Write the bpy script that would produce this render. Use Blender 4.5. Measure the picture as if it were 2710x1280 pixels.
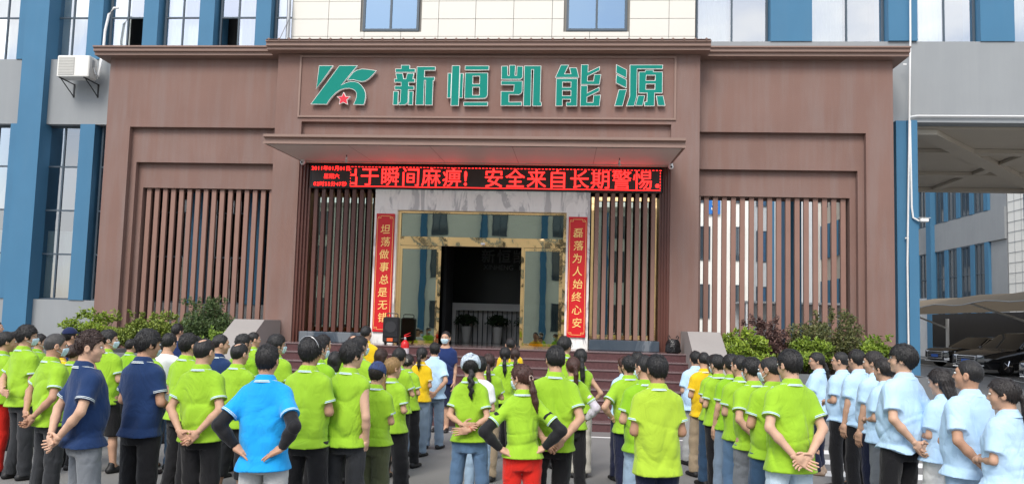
import bpy, bmesh, math, random
import numpy as np
from mathutils import Vector, Matrix, Quaternion

for _o in list(bpy.data.objects):
    bpy.data.objects.remove(_o, do_unlink=True)
SC = bpy.context.scene
COL = SC.collection

# ------------------------------------------------------------------ camera
CAM_H = 1.95
_yaw, _pit, _rol = (math.radians(a) for a in (4.2, 4.35, 1.58))
_fw = Vector((-math.sin(_yaw) * math.cos(_pit), math.cos(_yaw) * math.cos(_pit), math.sin(_pit)))
_r0 = Vector((math.cos(_yaw), math.sin(_yaw), 0))
_u0 = _r0.cross(_fw)
_rt = _r0 * math.cos(_rol) + _u0 * math.sin(_rol)
_up = _u0 * math.cos(_rol) - _r0 * math.sin(_rol)
cam_data = bpy.data.cameras.new("camera")
cam_data.sensor_width = 36.0
cam_data.lens = 2000.0 / 2710.0 * 36.0
cam_data.shift_y = 63.0 / 2710.0
cam_data.clip_start = 0.1
cam_data.clip_end = 800.0
cam = bpy.data.objects.new("camera", cam_data)
COL.objects.link(cam)
cam.matrix_world = Matrix(((_rt.x, _up.x, -_fw.x, 0), (_rt.y, _up.y, -_fw.y, 0), (_rt.z, _up.z, -_fw.z, CAM_H), (0, 0, 0, 1)))
SC.camera = cam

# ------------------------------------------------------------------ sky, sun, exposure
SUN_EL, SUN_AZ = math.radians(46), math.radians(-165)      # azimuth from +Y, clockwise: high, behind and left of the camera
world = bpy.data.worlds.new("World")
SC.world = world
world.use_nodes = True
_nt = world.node_tree
_nt.nodes.clear()
_out = _nt.nodes.new("ShaderNodeOutputWorld")
_bg = _nt.nodes.new("ShaderNodeBackground")
_bg.inputs["Strength"].default_value = 0.12
_sky = _nt.nodes.new("ShaderNodeTexSky")
_sky.sky_type = 'NISHITA'
_sky.sun_disc = False
_sky.sun_elevation = SUN_EL
_sky.sun_rotation = SUN_AZ
_sky.air_density = 1.0
_sky.dust_density = 1.5
_tc = _nt.nodes.new("ShaderNodeTexCoord")
_mp = _nt.nodes.new("ShaderNodeMapping")
_mp.inputs["Scale"].default_value = (1.0, 1.0, 2.2)
_mp.inputs["Location"].default_value = (5.2, 3.3, 1.0)
_cn = _nt.nodes.new("ShaderNodeTexNoise")
_cn.inputs["Scale"].default_value = 2.3
_cn.inputs["Detail"].default_value = 7
_cn.inputs["Roughness"].default_value = 0.55
_cr = _nt.nodes.new("ShaderNodeValToRGB")
_cr.color_ramp.elements[0].position = 0.43
_cr.color_ramp.elements[1].position = 0.60
_mx = _nt.nodes.new("ShaderNodeMix")
_mx.data_type = 'RGBA'
_mx.inputs["B"].default_value = (8.2, 8.35, 8.6, 1)
_L = _nt.links.new
_L(_tc.outputs["Generated"], _mp.inputs["Vector"])
_L(_mp.outputs["Vector"], _cn.inputs["Vector"])
_L(_cn.outputs["Fac"], _cr.inputs["Fac"])
_L(_cr.outputs["Color"], _mx.inputs["Factor"])
_L(_sky.outputs["Color"], _mx.inputs["A"])
_L(_mx.outputs["Result"], _bg.inputs["Color"])
_L(_bg.outputs["Background"], _out.inputs["Surface"])

sun_data = bpy.data.lights.new("sun", 'SUN')
sun_data.energy = 1.5
sun_data.angle = math.radians(25)
sun_data.color = (1.0, 0.95, 0.88)
sun = bpy.data.objects.new("sun", sun_data)
COL.objects.link(sun)
_sd = Vector((math.sin(SUN_AZ) * math.cos(SUN_EL), math.cos(SUN_AZ) * math.cos(SUN_EL), math.sin(SUN_EL)))
sun.rotation_euler = _sd.to_track_quat('Z', 'Y').to_euler()
sun.location = (0, -10, 40)

SC.view_settings.view_transform = 'Standard'
SC.view_settings.look = 'None'
SC.view_settings.exposure = 0.85
SC.view_settings.gamma = 1.0
SC.view_settings.use_curve_mapping = False
SC.render.engine = 'CYCLES'
SC.cycles.use_denoising = True
SC.cycles.max_bounces = 8
SC.cycles.transparent_max_bounces = 16

# ------------------------------------------------------------------ object helpers
def tag(o, label=None, cat=None, group=None, kind=None):
    if label: o["label"] = label
    if cat: o["category"] = cat
    if group: o["group"] = group
    if kind: o["kind"] = kind
    return o

def empty(name, loc=(0, 0, 0), rz=0.0, parent=None):
    o = bpy.data.objects.new(name, None)
    o.empty_display_size = 0.2
    COL.objects.link(o)
    o.location = loc
    o.rotation_euler = (0, 0, rz)
    if parent: o.parent = parent
    return o

def thing(name, label, cat, loc=(0, 0, 0), rz=0.0, group=None):
    return tag(empty(name, loc, rz), label, cat, group)

def link(name, me, parent=None, loc=(0, 0, 0), rot=(0, 0, 0)):
    o = bpy.data.objects.new(name, me)
    COL.objects.link(o)
    o.location = loc
    o.rotation_euler = rot
    if parent: o.parent = parent
    return o

def setmats(me, m):
    for x in (m if isinstance(m, (list, tuple)) else [m]):
        me.materials.append(x)

class MB:
    """collects simple shapes; build() links them as one mesh object"""
    def __init__(s):
        s.v = []; s.f = []; s.m = []
    def add(s, vs, fs, mi=0):
        b = len(s.v)
        s.v += [tuple(p) for p in vs]
        s.f += [tuple(i + b for i in f) for f in fs]
        s.m += [mi] * len(fs)
        return s
    def box(s, x0, x1, y0, y1, z0, z1, mi=0):
        if x0 > x1: x0, x1 = x1, x0
        if y0 > y1: y0, y1 = y1, y0
        if z0 > z1: z0, z1 = z1, z0
        vs = [(x0, y0, z0), (x1, y0, z0), (x1, y1, z0), (x0, y1, z0), (x0, y0, z1), (x1, y0, z1), (x1, y1, z1), (x0, y1, z1)]
        return s.add(vs, [(0, 3, 2, 1), (4, 5, 6, 7), (0, 1, 5, 4), (1, 2, 6, 5), (2, 3, 7, 6), (3, 0, 4, 7)], mi)
    def bbox(s, x0, x1, y0, y1, z0, z1, b=0.01, mi=0):
        """box with chamfered vertical and front edges"""
        b = min(b, (x1 - x0) * .4, (y1 - y0) * .4, (z1 - z0) * .4)
        rings = []
        for z, i in ((z0, b), (z0 + b, 0), (z1 - b, 0), (z1, b)):
            a0, a1, c0, c1 = x0 + i, x1 - i, y0 + i, y1 - i
            rings.append([(a0 + b, c0, z), (a1 - b, c0, z), (a1, c0 + b, z), (a1, c1 - b, z), (a1 - b, c1, z), (a0 + b, c1, z), (a0, c1 - b, z), (a0, c0 + b, z)])
        return s.rings(rings, True, mi)
    def rings(s, rings, caps=True, mi=0, closed=True):
        n = len(rings[0])
        vs = [p for r in rings for p in r]
        fs = []
        for k in range(len(rings) - 1):
            for i in range(n if closed else n - 1):
                j = (i + 1) % n
                fs.append((k * n + i, k * n + j, (k + 1) * n + j, (k + 1) * n + i))
        if caps:
            fs.append(tuple(range(n - 1, -1, -1)))
            fs.append(tuple((len(rings) - 1) * n + i for i in range(n)))
        return s.add(vs, fs, mi)
    def tube(s, pts, r, n=8, mi=0, caps=True):
        pts = [Vector(p) for p in pts]
        rr = r if isinstance(r, (list, tuple)) else [r] * len(pts)
        rings = []
        ref = Vector((0, 0, 1))
        for k, p in enumerate(pts):
            d = (pts[min(k + 1, len(pts) - 1)] - pts[max(k - 1, 0)])
            if d.length < 1e-9: d = Vector((0, 0, 1))
            d.normalize()
            a = ref if abs(d.dot(ref)) < 0.95 else Vector((1, 0, 0))
            u = d.cross(a).normalized(); w = d.cross(u).normalized()
            rings.append([p + (u * math.cos(2 * math.pi * i / n) + w * math.sin(2 * math.pi * i / n)) * rr[k] for i in range(n)])
        return s.rings(rings, caps, mi)
    def prism(s, poly, axis, a, b, mi=0):
        """polygon in the plane across 'axis', swept from a to b"""
        def P(u, v, t):
            return {'x': (t, u, v), 'y': (u, t, v), 'z': (u, v, t)}[axis]
        return s.rings([[P(u, v, a) for u, v in poly], [P(u, v, b) for u, v in poly]], True, mi)
    def lathe(s, prof, c, n=16, mi=0):
        rings = [[(c[0] + r * math.cos(2 * math.pi * i / n), c[1] + r * math.sin(2 * math.pi * i / n), c[2] + z) for i in range(n)] for r, z in prof]
        return s.rings(rings, True, mi)
    def mesh(s, name, m, smooth=False):
        me = bpy.data.meshes.new(name)
        me.from_pydata(s.v, [], s.f)
        setmats(me, m)
        if any(s.m): me.polygons.foreach_set("material_index", s.m)
        bm = bmesh.new(); bm.from_mesh(me)
        bmesh.ops.recalc_face_normals(bm, faces=bm.faces)
        bm.to_mesh(me); bm.free()
        if smooth:
            me.polygons.foreach_set("use_smooth", [True] * len(me.polygons))
            if smooth != 'all': me.set_sharp_from_angle(angle=math.radians(40))
        me.update()
        return me
    def build(s, name, m, parent=None, smooth=False, loc=(0, 0, 0), rot=(0, 0, 0)):
        return link(name, s.mesh(name, m, smooth), parent, loc, rot)

def box(name, m, parent, x0, x1, y0, y1, z0, z1, b=0.0):
    mb = MB()
    if b: mb.bbox(x0, x1, y0, y1, z0, z1, b)
    else: mb.box(x0, x1, y0, y1, z0, z1)
    return mb.build(name, m, parent)

# ------------------------------------------------------------------ materials
_mats = {}
def nodes_of(m):
    return m.node_tree.nodes, m.node_tree.links

def mat(name, col, rough=0.7, metal=0.0, var=0.10, vscale=3.0, bump=0.0, bscale=40.0, streak=0.0, spec=0.4, coord='world', sheen=0.0, stretch=(1, 1, 1), fold=0.0):
    if name in _mats: return _mats[name]
    m = bpy.data.materials.new(name); m.use_nodes = True
    N, Lk = nodes_of(m)
    bs = N["Principled BSDF"]
    bs.inputs["Roughness"].default_value = rough
    bs.inputs["Metallic"].default_value = metal
    bs.inputs["Specular IOR Level"].default_value = spec
    if sheen: bs.inputs["Sheen Weight"].default_value = sheen
    if coord == 'world':
        g = N.new("ShaderNodeNewGeometry"); vec = g.outputs["Position"]
    else:
        g = N.new("ShaderNodeTexCoord"); vec = g.outputs["Object"]
    mp = N.new("ShaderNodeMapping"); mp.inputs["Scale"].default_value = stretch
    Lk.new(vec, mp.inputs["Vector"])
    no = N.new("ShaderNodeTexNoise"); no.inputs["Scale"].default_value = vscale; no.inputs["Detail"].default_value = 5
    Lk.new(mp.outputs["Vector"], no.inputs["Vector"])
    mx = N.new("ShaderNodeMix"); mx.data_type = 'RGBA'
    c = Vector(col[:3])
    mx.inputs["A"].default_value = (*(c * (1 - var)), 1)
    mx.inputs["B"].default_value = (*(c * (1 + var)), 1)
    Lk.new(no.outputs["Fac"], mx.inputs["Factor"])
    last = mx.outputs["Result"]
    if streak:
        sm = N.new("ShaderNodeMapping"); sm.inputs["Scale"].default_value = (2.2, 2.2, 0.22)
        Lk.new(vec, sm.inputs["Vector"])
        sn = N.new("ShaderNodeTexNoise"); sn.inputs["Scale"].default_value = 1.6; sn.inputs["Detail"].default_value = 6; sn.inputs["Roughness"].default_value = 0.62
        Lk.new(sm.outputs["Vector"], sn.inputs["Vector"])
        rp = N.new("ShaderNodeValToRGB"); rp.color_ramp.elements[0].position = 0.42; rp.color_ramp.elements[1].position = 0.72
        Lk.new(sn.outputs["Fac"], rp.inputs["Fac"])
        m2 = N.new("ShaderNodeMix"); m2.data_type = 'RGBA'
        ml = N.new("ShaderNodeMath"); ml.operation = 'MULTIPLY'; ml.inputs[1].default_value = streak
        Lk.new(rp.outputs["Color"], ml.inputs[0]); Lk.new(ml.outputs[0], m2.inputs["Factor"])
        Lk.new(last, m2.inputs["A"])
        lum = sum(c) / 3
        m2.inputs["B"].default_value = (*(c * 0.55 + Vector((lum, lum, lum)) * 0.85), 1)
        last = m2.outputs["Result"]
    Lk.new(last, bs.inputs["Base Color"])
    if bump:
        bn = N.new("ShaderNodeTexNoise"); bn.inputs["Scale"].default_value = bscale; bn.inputs["Detail"].default_value = 4
        Lk.new(mp.outputs["Vector"], bn.inputs["Vector"])
        bu = N.new("ShaderNodeBump"); bu.inputs["Strength"].default_value = bump; bu.inputs["Distance"].default_value = 0.02
        Lk.new(bn.outputs["Fac"], bu.inputs["Height"]); Lk.new(bu.outputs["Normal"], bs.inputs["Normal"])
        if fold:
            oi = N.new("ShaderNodeObjectInfo"); ad = N.new("ShaderNodeVectorMath"); ad.operation = 'ADD'
            m9 = N.new("ShaderNodeMath"); m9.operation = 'MULTIPLY'; m9.inputs[1].default_value = 37.0
            Lk.new(oi.outputs["Random"], m9.inputs[0]); Lk.new(vec, ad.inputs[0]); Lk.new(m9.outputs[0], ad.inputs[1])
            fm_ = N.new("ShaderNodeMapping"); fm_.inputs["Scale"].default_value = (1, 1, .55); Lk.new(ad.outputs[0], fm_.inputs["Vector"])
            fn = N.new("ShaderNodeTexNoise"); fn.inputs["Scale"].default_value = 5.5; fn.inputs["Detail"].default_value = 3; fn.inputs["Roughness"].default_value = .45; fn.inputs["Distortion"].default_value = 1.6
            Lk.new(fm_.outputs["Vector"], fn.inputs["Vector"])
            # fold the noise so that it makes narrow ridges
            s1 = N.new("ShaderNodeMath"); s1.operation = 'SUBTRACT'; s1.inputs[1].default_value = .5; Lk.new(fn.outputs["Fac"], s1.inputs[0])
            s2 = N.new("ShaderNodeMath"); s2.operation = 'ABSOLUTE'; Lk.new(s1.outputs[0], s2.inputs[0])
            b2 = N.new("ShaderNodeBump"); b2.inputs["Strength"].default_value = fold; b2.inputs["Distance"].default_value = .05
            Lk.new(s2.outputs[0], b2.inputs["Height"]); Lk.new(b2.outputs["Normal"], bu.inputs["Normal"])
    _mats[name] = m
    return m

def glass(name, tint, refl, rough=0.01, wav=0.0, gcol=(.95, .97, 1)):
    """coated window glass: part mirror, part tinted see-through"""
    if name in _mats: return _mats[name]
    m = bpy.data.materials.new(name); m.use_nodes = True
    N, Lk = nodes_of(m); N.clear()
    o = N.new("ShaderNodeOutputMaterial"); mx = N.new("ShaderNodeMixShader")
    t = N.new("ShaderNodeBsdfTransparent"); t.inputs["Color"].default_value = (*tint, 1)
    g = N.new("ShaderNodeBsdfGlossy"); g.inputs["Roughness"].default_value = rough; g.inputs["Color"].default_value = (*gcol, 1)
    fr = N.new("ShaderNodeFresnel"); fr.inputs["IOR"].default_value = 1.5
    ad = N.new("ShaderNodeMath"); ad.operation = 'ADD'; ad.use_clamp = True; ad.inputs[1].default_value = refl
    Lk.new(fr.outputs[0], ad.inputs[0]); Lk.new(ad.outputs[0], mx.inputs[0])
    Lk.new(t.outputs[0], mx.inputs[1]); Lk.new(g.outputs[0], mx.inputs[2]); Lk.new(mx.outputs[0], o.inputs[0])
    if wav:
        tc = N.new("ShaderNodeNewGeometry"); no = N.new("ShaderNodeTexNoise"); no.inputs["Scale"].default_value = 1.3
        bu = N.new("ShaderNodeBump"); bu.inputs["Strength"].default_value = wav; bu.inputs["Distance"].default_value = 0.05
        Lk.new(tc.outputs["Position"], no.inputs["Vector"]); Lk.new(no.outputs["Fac"], bu.inputs["Height"]); Lk.new(bu.outputs["Normal"], g.inputs["Normal"])
    _mats[name] = m
    return m

def emit(name, col, strength):
    if name in _mats: return _mats[name]
    m = bpy.data.materials.new(name); m.use_nodes = True
    N, Lk = nodes_of(m); N.clear()
    o = N.new("ShaderNodeOutputMaterial"); e = N.new("ShaderNodeEmission")
    e.inputs["Color"].default_value = (*col, 1); e.inputs["Strength"].default_value = strength
    Lk.new(e.outputs[0], o.inputs[0]); _mats[name] = m
    return m

def marble(name, base, vein, scale):
    if name in _mats: return _mats[name]
    m = bpy.data.materials.new(name); m.use_nodes = True
    N, Lk = nodes_of(m); bs = N["Principled BSDF"]; bs.inputs["Roughness"].default_value = 0.18
    g = N.new("ShaderNodeNewGeometry"); mp = N.new("ShaderNodeMapping"); mp.inputs["Rotation"].default_value = (0, math.radians(-35), 0); mp.inputs["Scale"].default_value = (1.0, 1.0, 0.28)
    Lk.new(g.outputs["Position"], mp.inputs["Vector"])
    n = N.new("ShaderNodeTexNoise"); n.inputs["Scale"].default_value = scale; n.inputs["Detail"].default_value = 9; n.inputs["Roughness"].default_value = 0.6; n.inputs["Distortion"].default_value = 1.2
    Lk.new(mp.outputs["Vector"], n.inputs["Vector"])
    r = N.new("ShaderNodeValToRGB"); e = r.color_ramp.elements
    e[0].position = 0.43; e[0].color = (*vein, 1); e[1].position = 0.50; e[1].color = (*base, 1)
    x = e.new(0.44); x.color = (*[a * .55 + b * .45 for a, b in zip(base, vein)], 1)
    x = e.new(0.62); x.color = (*[a * .86 + b * .14 for a, b in zip(base, vein)], 1)
    Lk.new(n.outputs["Fac"], r.inputs["Fac"]); Lk.new(r.outputs["Color"], bs.inputs["Base Color"])
    _mats[name] = m
    return m

def leafmat(name, c0, c1):
    if name in _mats: return _mats[name]
    m = bpy.data.materials.new(name); m.use_nodes = True
    N, Lk = nodes_of(m); bs = N["Principled BSDF"]; bs.inputs["Roughness"].default_value = 0.55
    g = N.new("ShaderNodeNewGeometry"); r = N.new("ShaderNodeValToRGB")
    r.color_ramp.elements[0].color = (*c0, 1); r.color_ramp.elements[1].color = (*c1, 1)
    Lk.new(g.outputs["Random Per Island"], r.inputs["Fac"]); Lk.new(r.outputs["Color"], bs.inputs["Base Color"])
    bs.inputs["Subsurface Weight"].default_value = 0.0
    bs.inputs["Transmission Weight"].default_value = 0.0
    _mats[name] = m
    return m

# ------------------------------------------------------------------ lettering
_tx = {}
def text_mesh(s, m, size, bold=0.0, depth=0.004, shear=0.0, key=None, clipx=None):
    """lettering standing upright, facing -Y, centred on its own em box"""
    cu = bpy.data.curves.new("lettering", 'FONT')
    cu.body = s; cu.size = 1.0; cu.offset = bold; cu.extrude = depth / size; cu.shear = shear; cu.resolution_u = 4
    o = bpy.data.objects.new("lettering", cu); COL.objects.link(o)
    bpy.context.view_layer.update()
    me = bpy.data.meshes.new_from_object(o.evaluated_get(bpy.context.evaluated_depsgraph_get()))
    bpy.data.objects.remove(o, do_unlink=True)
    n = len(me.vertices); co = np.empty(n * 3, dtype=np.float32); me.vertices.foreach_get("co", co); co = co.reshape(-1, 3)
    if len(s) == 1:
        cx, cy = (0.5, 0.38) if ord(s) > 0x2000 else ((co[:, 0].min() + co[:, 0].max()) / 2, 0.38)
    else:
        cx, cy = (co[:, 0].min() + co[:, 0].max()) / 2, (co[:, 1].min() + co[:, 1].max()) / 2
    out = np.stack([(co[:, 0] - cx) * size, -co[:, 2] * size, (co[:, 1] - cy) * size], 1)
    me.vertices.foreach_set("co", out.astype(np.float32).ravel())
    if clipx is not None:
        bm = bmesh.new(); bm.from_mesh(me)
        bmesh.ops.bisect_plane(bm, geom=bm.verts[:] + bm.edges[:] + bm.faces[:], plane_co=(clipx, 0, 0), plane_no=(-1, 0, 0), clear_outer=True)
        bm.to_mesh(me); bm.free()
    me.materials.clear(); me.materials.append(m); me.update()
    return me

def inset(poly, d):
    """move a counter-clockwise outline inwards by d (outwards for a clockwise one)"""
    n = len(poly); out = []
    for i in range(n):
        p, a, b = Vector(poly[i]), Vector(poly[i - 1]), Vector(poly[(i + 1) % n])
        e1 = (p - a).normalized(); e2 = (b - p).normalized()
        n1 = Vector((-e1.y, e1.x)); n2 = Vector((-e2.y, e2.x))
        k = n1 + n2
        if k.length < 1e-6: out.append(tuple(p + n1 * d)); continue
        k.normalize(); c = max(k.dot(n1), 0.45)
        out.append(tuple(p + k * (d / c)))
    return out

def area2(p):
    return sum(p[i - 1][0] * p[i][1] - p[i][0] * p[i - 1][1] for i in range(len(p)))

def plate(loops, d, y0, y1, m, name):
    """filled 2-D outline (first loop outer, rest holes) as a plate between y0 (front) and y1"""
    cu = bpy.data.curves.new(name, 'CURVE'); cu.dimensions = '2D'; cu.fill_mode = 'BOTH'; cu.extrude = (y1 - y0) / 2
    for k, lp in enumerate(loops):
        lp = [tuple(p) for p in lp]
        if (area2(lp) > 0) != (k == 0): lp = lp[::-1]
        if d: lp = inset(lp, d)
        sp = cu.splines.new('POLY'); sp.points.add(len(lp) - 1)
        for q, p in zip(sp.points, lp): q.co = (p[0], p[1], 0, 1)
        sp.use_cyclic_u = True
    o = bpy.data.objects.new(name, cu); COL.objects.link(o)
    bpy.context.view_layer.update()
    me = bpy.data.meshes.new_from_object(o.evaluated_get(bpy.context.evaluated_depsgraph_get()))
    bpy.data.objects.remove(o, do_unlink=True)
    ym = (y0 + y1) / 2
    for v in me.vertices:
        x, y, z = v.co; v.co = (x, ym - z, y)
    me.materials.clear(); me.materials.append(m); me.update()
    return me

# ------------------------------------------------------------------ material set
M_BROWN = mat("brown_stucco", (.205, .121, .099), .85, var=.16, vscale=.9, bump=.25, bscale=55, streak=.45)
M_BROWN2 = mat("brown_trim", (.250, .165, .135), .7, var=.08, vscale=2.0, bump=.10, bscale=60)
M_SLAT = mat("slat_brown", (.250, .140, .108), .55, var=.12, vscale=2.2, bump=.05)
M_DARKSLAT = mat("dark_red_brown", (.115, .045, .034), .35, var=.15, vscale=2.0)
M_SOFFIT = mat("soffit_panel", (.62, .58, .54), .6, var=.08, vscale=1.0)
M_BLUE = mat("blue_paint", (.050, .165, .285), .7, var=.09, vscale=1.3, bump=.12, bscale=70, streak=.06)
M_GREY = mat("grey_paint", (.270, .285, .295), .8, var=.09, vscale=1.0, bump=.15, bscale=60, streak=.16)
M_CREAM = mat("cream_panel", (.660, .640, .580), .45, var=.035, vscale=.9)
M_WHITEWALL = mat("white_wall", (.78, .77, .72), .7, var=.04, vscale=.6)
M_FRAME = mat("window_frame", (.060, .085, .110), .45, var=.05)
M_CURTAIN = mat("curtain_white", (.72, .72, .68), .9, var=.06, vscale=9, stretch=(6, 6, .3))
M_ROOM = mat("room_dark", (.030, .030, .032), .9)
M_CONC = mat("concrete", (.46, .41, .34), .85, var=.10, vscale=.9, bump=.15)
M_ASPH = mat("asphalt", (.205, .202, .196), .9, var=.16, vscale=.7, bump=.5, bscale=120)
M_PAVE = mat("paving_grey", (.185, .175, .17), .75, var=.14, vscale=1.3, bump=.2, bscale=70)
M_LINE = mat("road_paint", (.72, .72, .70), .7, var=.16, vscale=5)
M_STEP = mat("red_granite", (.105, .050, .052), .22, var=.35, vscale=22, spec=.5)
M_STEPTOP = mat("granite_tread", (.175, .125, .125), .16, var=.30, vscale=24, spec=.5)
M_GRAN = marble("blue_granite", (.050, .068, .090), (.16, .18, .20), 1.4)
M_MARBLE = marble("white_marble", (.88, .86, .82), (.52, .51, .50), 2.6)
M_GOLD = mat("gold_mirror_steel", (1.0, .68, .34), .05, metal=1.0, var=.05, vscale=1.0, bump=.12, bscale=3.0)
M_WINU = glass("window_glass_upper", (.78, .84, .86), .42)
M_WINC = glass("window_glass_sky_tint", (.3, .4, .5), .42, gcol=(.50, .70, .88))  # blue of the mirrored sky is put into the gloss colour
M_WINL = glass("window_glass_lower", (.50, .58, .60), .22, wav=.04)
M_WIND = glass('window_glass_shaded', (.35, .40, .42), .03)  # darkened copy of the lower glass: shade behind the slats put into it
M_DOORG = glass("door_glass", (.30, .38, .34), .36, wav=.02, gcol=(.85, .93, .80))
M_PIPE = mat("white_pipe", (.75, .75, .74), .4, var=.04)
M_METALGREY = mat("galvanised", (.32, .33, .34), .45, metal=.6)
M_BLACKM = mat("black_metal", (.012, .012, .013), .4)
M_SOIL = mat("soil", (.045, .032, .022), .95, var=.3, vscale=20, bump=.6)

# ------------------------------------------------------------------ ground
def sheet(name, m, x0, x1, y0, y1, z, kind='structure'):
    o = MB().add([(x0, y0, z), (x1, y0, z), (x1, y1, z), (x0, y1, z)], [(0, 1, 2, 3)]).build(name, m)
    return tag(o, kind=kind)

g = MB()
gy = [-300, -60, 19.5, 34, 400]; gz = [0, 0, 0, .45, .45]
for k in range(4):
    g.add([(-300, gy[k], gz[k]), (300, gy[k], gz[k]), (300, gy[k + 1], gz[k + 1]), (-300, gy[k + 1], gz[k + 1])], [(0, 1, 2, 3)])
tag(g.build("ground", M_ASPH), "grey asphalt yard that runs under the crowd and through to the rear court", kind='structure')
tag(sheet("pavement", M_PAVE, -11.6, 7.5, 13.62, 14.20, .004), kind='structure')
ln = MB(); ln.add([(-11.6, 13.48, .004), (3.3, 13.48, .004), (3.3, 13.60, .004), (-11.6, 13.60, .004)], [(0, 1, 2, 3)])
tag(ln.build("painted_line", M_LINE), kind='structure')
for k in range(8):
    yb = 13.05 - k * .955
    o = MB().add([(3.55, yb - .42, .004), (6.6, yb - .42, .004), (6.6, yb, .004), (3.55, yb, .004)], [(0, 1, 2, 3)]).build("crossing_stripe", M_LINE)
    tag(o, kind='structure')
# bay line in front of the parked cars, on the rising drive
ll = MB()
pts = [(16.6, 28.3), (18.6, 45.0)]
zz = lambda y: .45 * min(max((y - 19.5) / 14.5, 0), 1) + .006
ll.add([(pts[0][0], 28.3, zz(28.3)), (pts[0][0] + .16, 28.3, zz(28.3)), (17.44, 34.0, zz(34)), (17.28, 34.0, zz(34))], [(0, 1, 2, 3)])
ll.add([(17.28, 34.0, zz(34)), (17.44, 34.0, zz(34)), (18.76, 45, zz(45)), (18.6, 45, zz(45))], [(0, 1, 2, 3)])
tag(ll.build("parking_line", M_LINE), kind='structure')

# ------------------------------------------------------------------ windows
def window(parent, x0, x1, z0, z1, y, cols=2, bars=(), glassm=None, fr=.045, curtain=None, room=True, opened=None, depth=.05):
    """frame = part, panes and curtain = sub-parts; faces -Y"""
    f = MB(); gm = glassm or M_WINU
    f.box(x0, x0 + fr, y, y + depth, z0, z1); f.box(x1 - fr, x1, y, y + depth, z0, z1)
    f.box(x0 + fr, x1 - fr, y, y + depth, z0, z0 + fr); f.box(x0 + fr, x1 - fr, y, y + depth, z1 - fr, z1)
    xs = [x0 + fr + (x1 - x0 - 2 * fr) * i / cols for i in range(cols + 1)]
    zs = [z0 + fr] + sorted(bars) + [z1 - fr]
    for x in xs[1:-1]: f.box(x - fr * .45, x + fr * .45, y + .002, y + depth, z0 + fr, z1 - fr)
    for z in zs[1:-1]:
        for i in range(cols):
            a = xs[i] + (fr * .45 if i else 0); b = xs[i + 1] - (fr * .45 if i < cols - 1 else 0)
            f.box(a, b, y + .004, y + depth, z - fr * .45, z + fr * .45)
    fo = f.build("window", M_FRAME, parent)
    for i in range(cols):
        for j in range(len(zs) - 1):
            if opened and (i, j) in opened: continue
            a = xs[i] + (fr * .45 if i else 0); b = xs[i + 1] - (fr * .45 if i < cols - 1 else 0)
            c = zs[j] + (fr * .45 if j else 0); d = zs[j + 1] - (fr * .45 if j < len(zs) - 2 else 0)
            jt = random.uniform(-.004, .004)
            MB().add([(a, y + .025 + jt, c), (b, y + .025 - jt, c), (b, y + .025 - jt * .4, d), (a, y + .025 + jt, d)], [(0, 1, 2, 3)]).build("pane", gm, fo)
    if curtain:
        for (ca, cb, cz0, cz1) in curtain:
            cm = MB(); n = max(6, int((cb - ca) / .035)); top = []; bot = []
            for i in range(n + 1):
                x = ca + (cb - ca) * i / n; yy = y + .16 + .03 * math.sin(i * 1.9) + random.uniform(-.006, .006)
                bot.append((x, yy, cz0)); top.append((x, yy, cz1))
            cm.rings([bot, top], False, 0, closed=False)
            cm.build("curtain", M_CURTAIN, fo, smooth='all')
    if room:
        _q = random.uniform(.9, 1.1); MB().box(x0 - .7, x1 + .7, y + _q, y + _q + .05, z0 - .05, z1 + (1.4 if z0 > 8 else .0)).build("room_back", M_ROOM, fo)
    return fo

random.seed(7)
# ------------------------------------------------------------------ the blue and grey factory office building
BLD = thing("office_building", "blue and grey factory office building with tall windows behind the brown portico", "building", (0, 19, 0))
BLD.location = (0, 0, 0)
YF, YW, YP = 18.60, 18.80, 18.57
PERIOD = 1.52
# left part: x -22 .. -7.3
MAINP = [-14.38, -21.6]
def cols_left():
    out = []
    x = -13.84
    while x > -22.5: x -= PERIOD
    return out
lw = [-13.84 + PERIOD * i for i in range(0, 4)] + [-15.70, -17.22, -18.74, -20.26]
wallm = MB()
wallm.box(-22.0, -7.35, YF, 19.6, 0, 2.24)
wallm.box(-22.0, -7.35, YF, 19.6, 6.83, 8.57)
wallm.box(-22.0, -7.35, YF, 19.6, 12.7, 14.2)
wallm.build("wall", M_GREY, BLD)
for x in MAINP: box("pilaster", M_BLUE, BLD, x, x + .64, 18.38, 19.4, 0, 14.4)
for x in lw:
    cl = [(x + .05, x + .95, 8.62, 12.6)]
    dark = abs(x + 12.32) < .1 or abs(x + 9.28) < .1
    if dark: cl = [(x + .05, x + .50, 8.62, 12.6)] if abs(x + 12.32) < .1 else [(x + .48, x + .95, 8.62, 12.6)]
    window(BLD, x, x + 1.0, 8.57, 12.70, YW, 2, (9.78, 11.4), M_WINU, curtain=cl, opened=((1, 0),) if abs(x + 12.32) < .1 else ((0, 0),) if abs(x + 9.28) < .1 else None)
    cl = [(x + .08, x + .92, 2.30, 4.05)] if x < -12 else None
    window(BLD, x, x + 1.0, 2.24, 6.83, YW, 2, (3.43, 4.58, 5.74), M_WINL if x < -11.6 else M_WIND, curtain=cl)
    if abs(x + 15.70) > .1 and x + 1.42 < -7.5:
        for z0, z1 in ((2.24, 6.83), (8.57, 12.7)):
            box("pilaster", M_BLUE, BLD, x + 1.0 + .06, x + PERIOD - .06, YP, 19.4, z0, z1)
    if abs(x + 15.70) < .1: 
        for z0, z1 in ((2.24, 6.83), (8.57, 12.7)): box("pilaster", M_BLUE, BLD, x + 1.0, x + 1.30, YP, 19.4, z0, z1)
window(BLD, -7.80, -7.30, 8.57, 12.70, YW, 1, (9.78,), M_WINU, curtain=[(-7.78, -7.32, 8.6, 12.6)])
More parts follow.
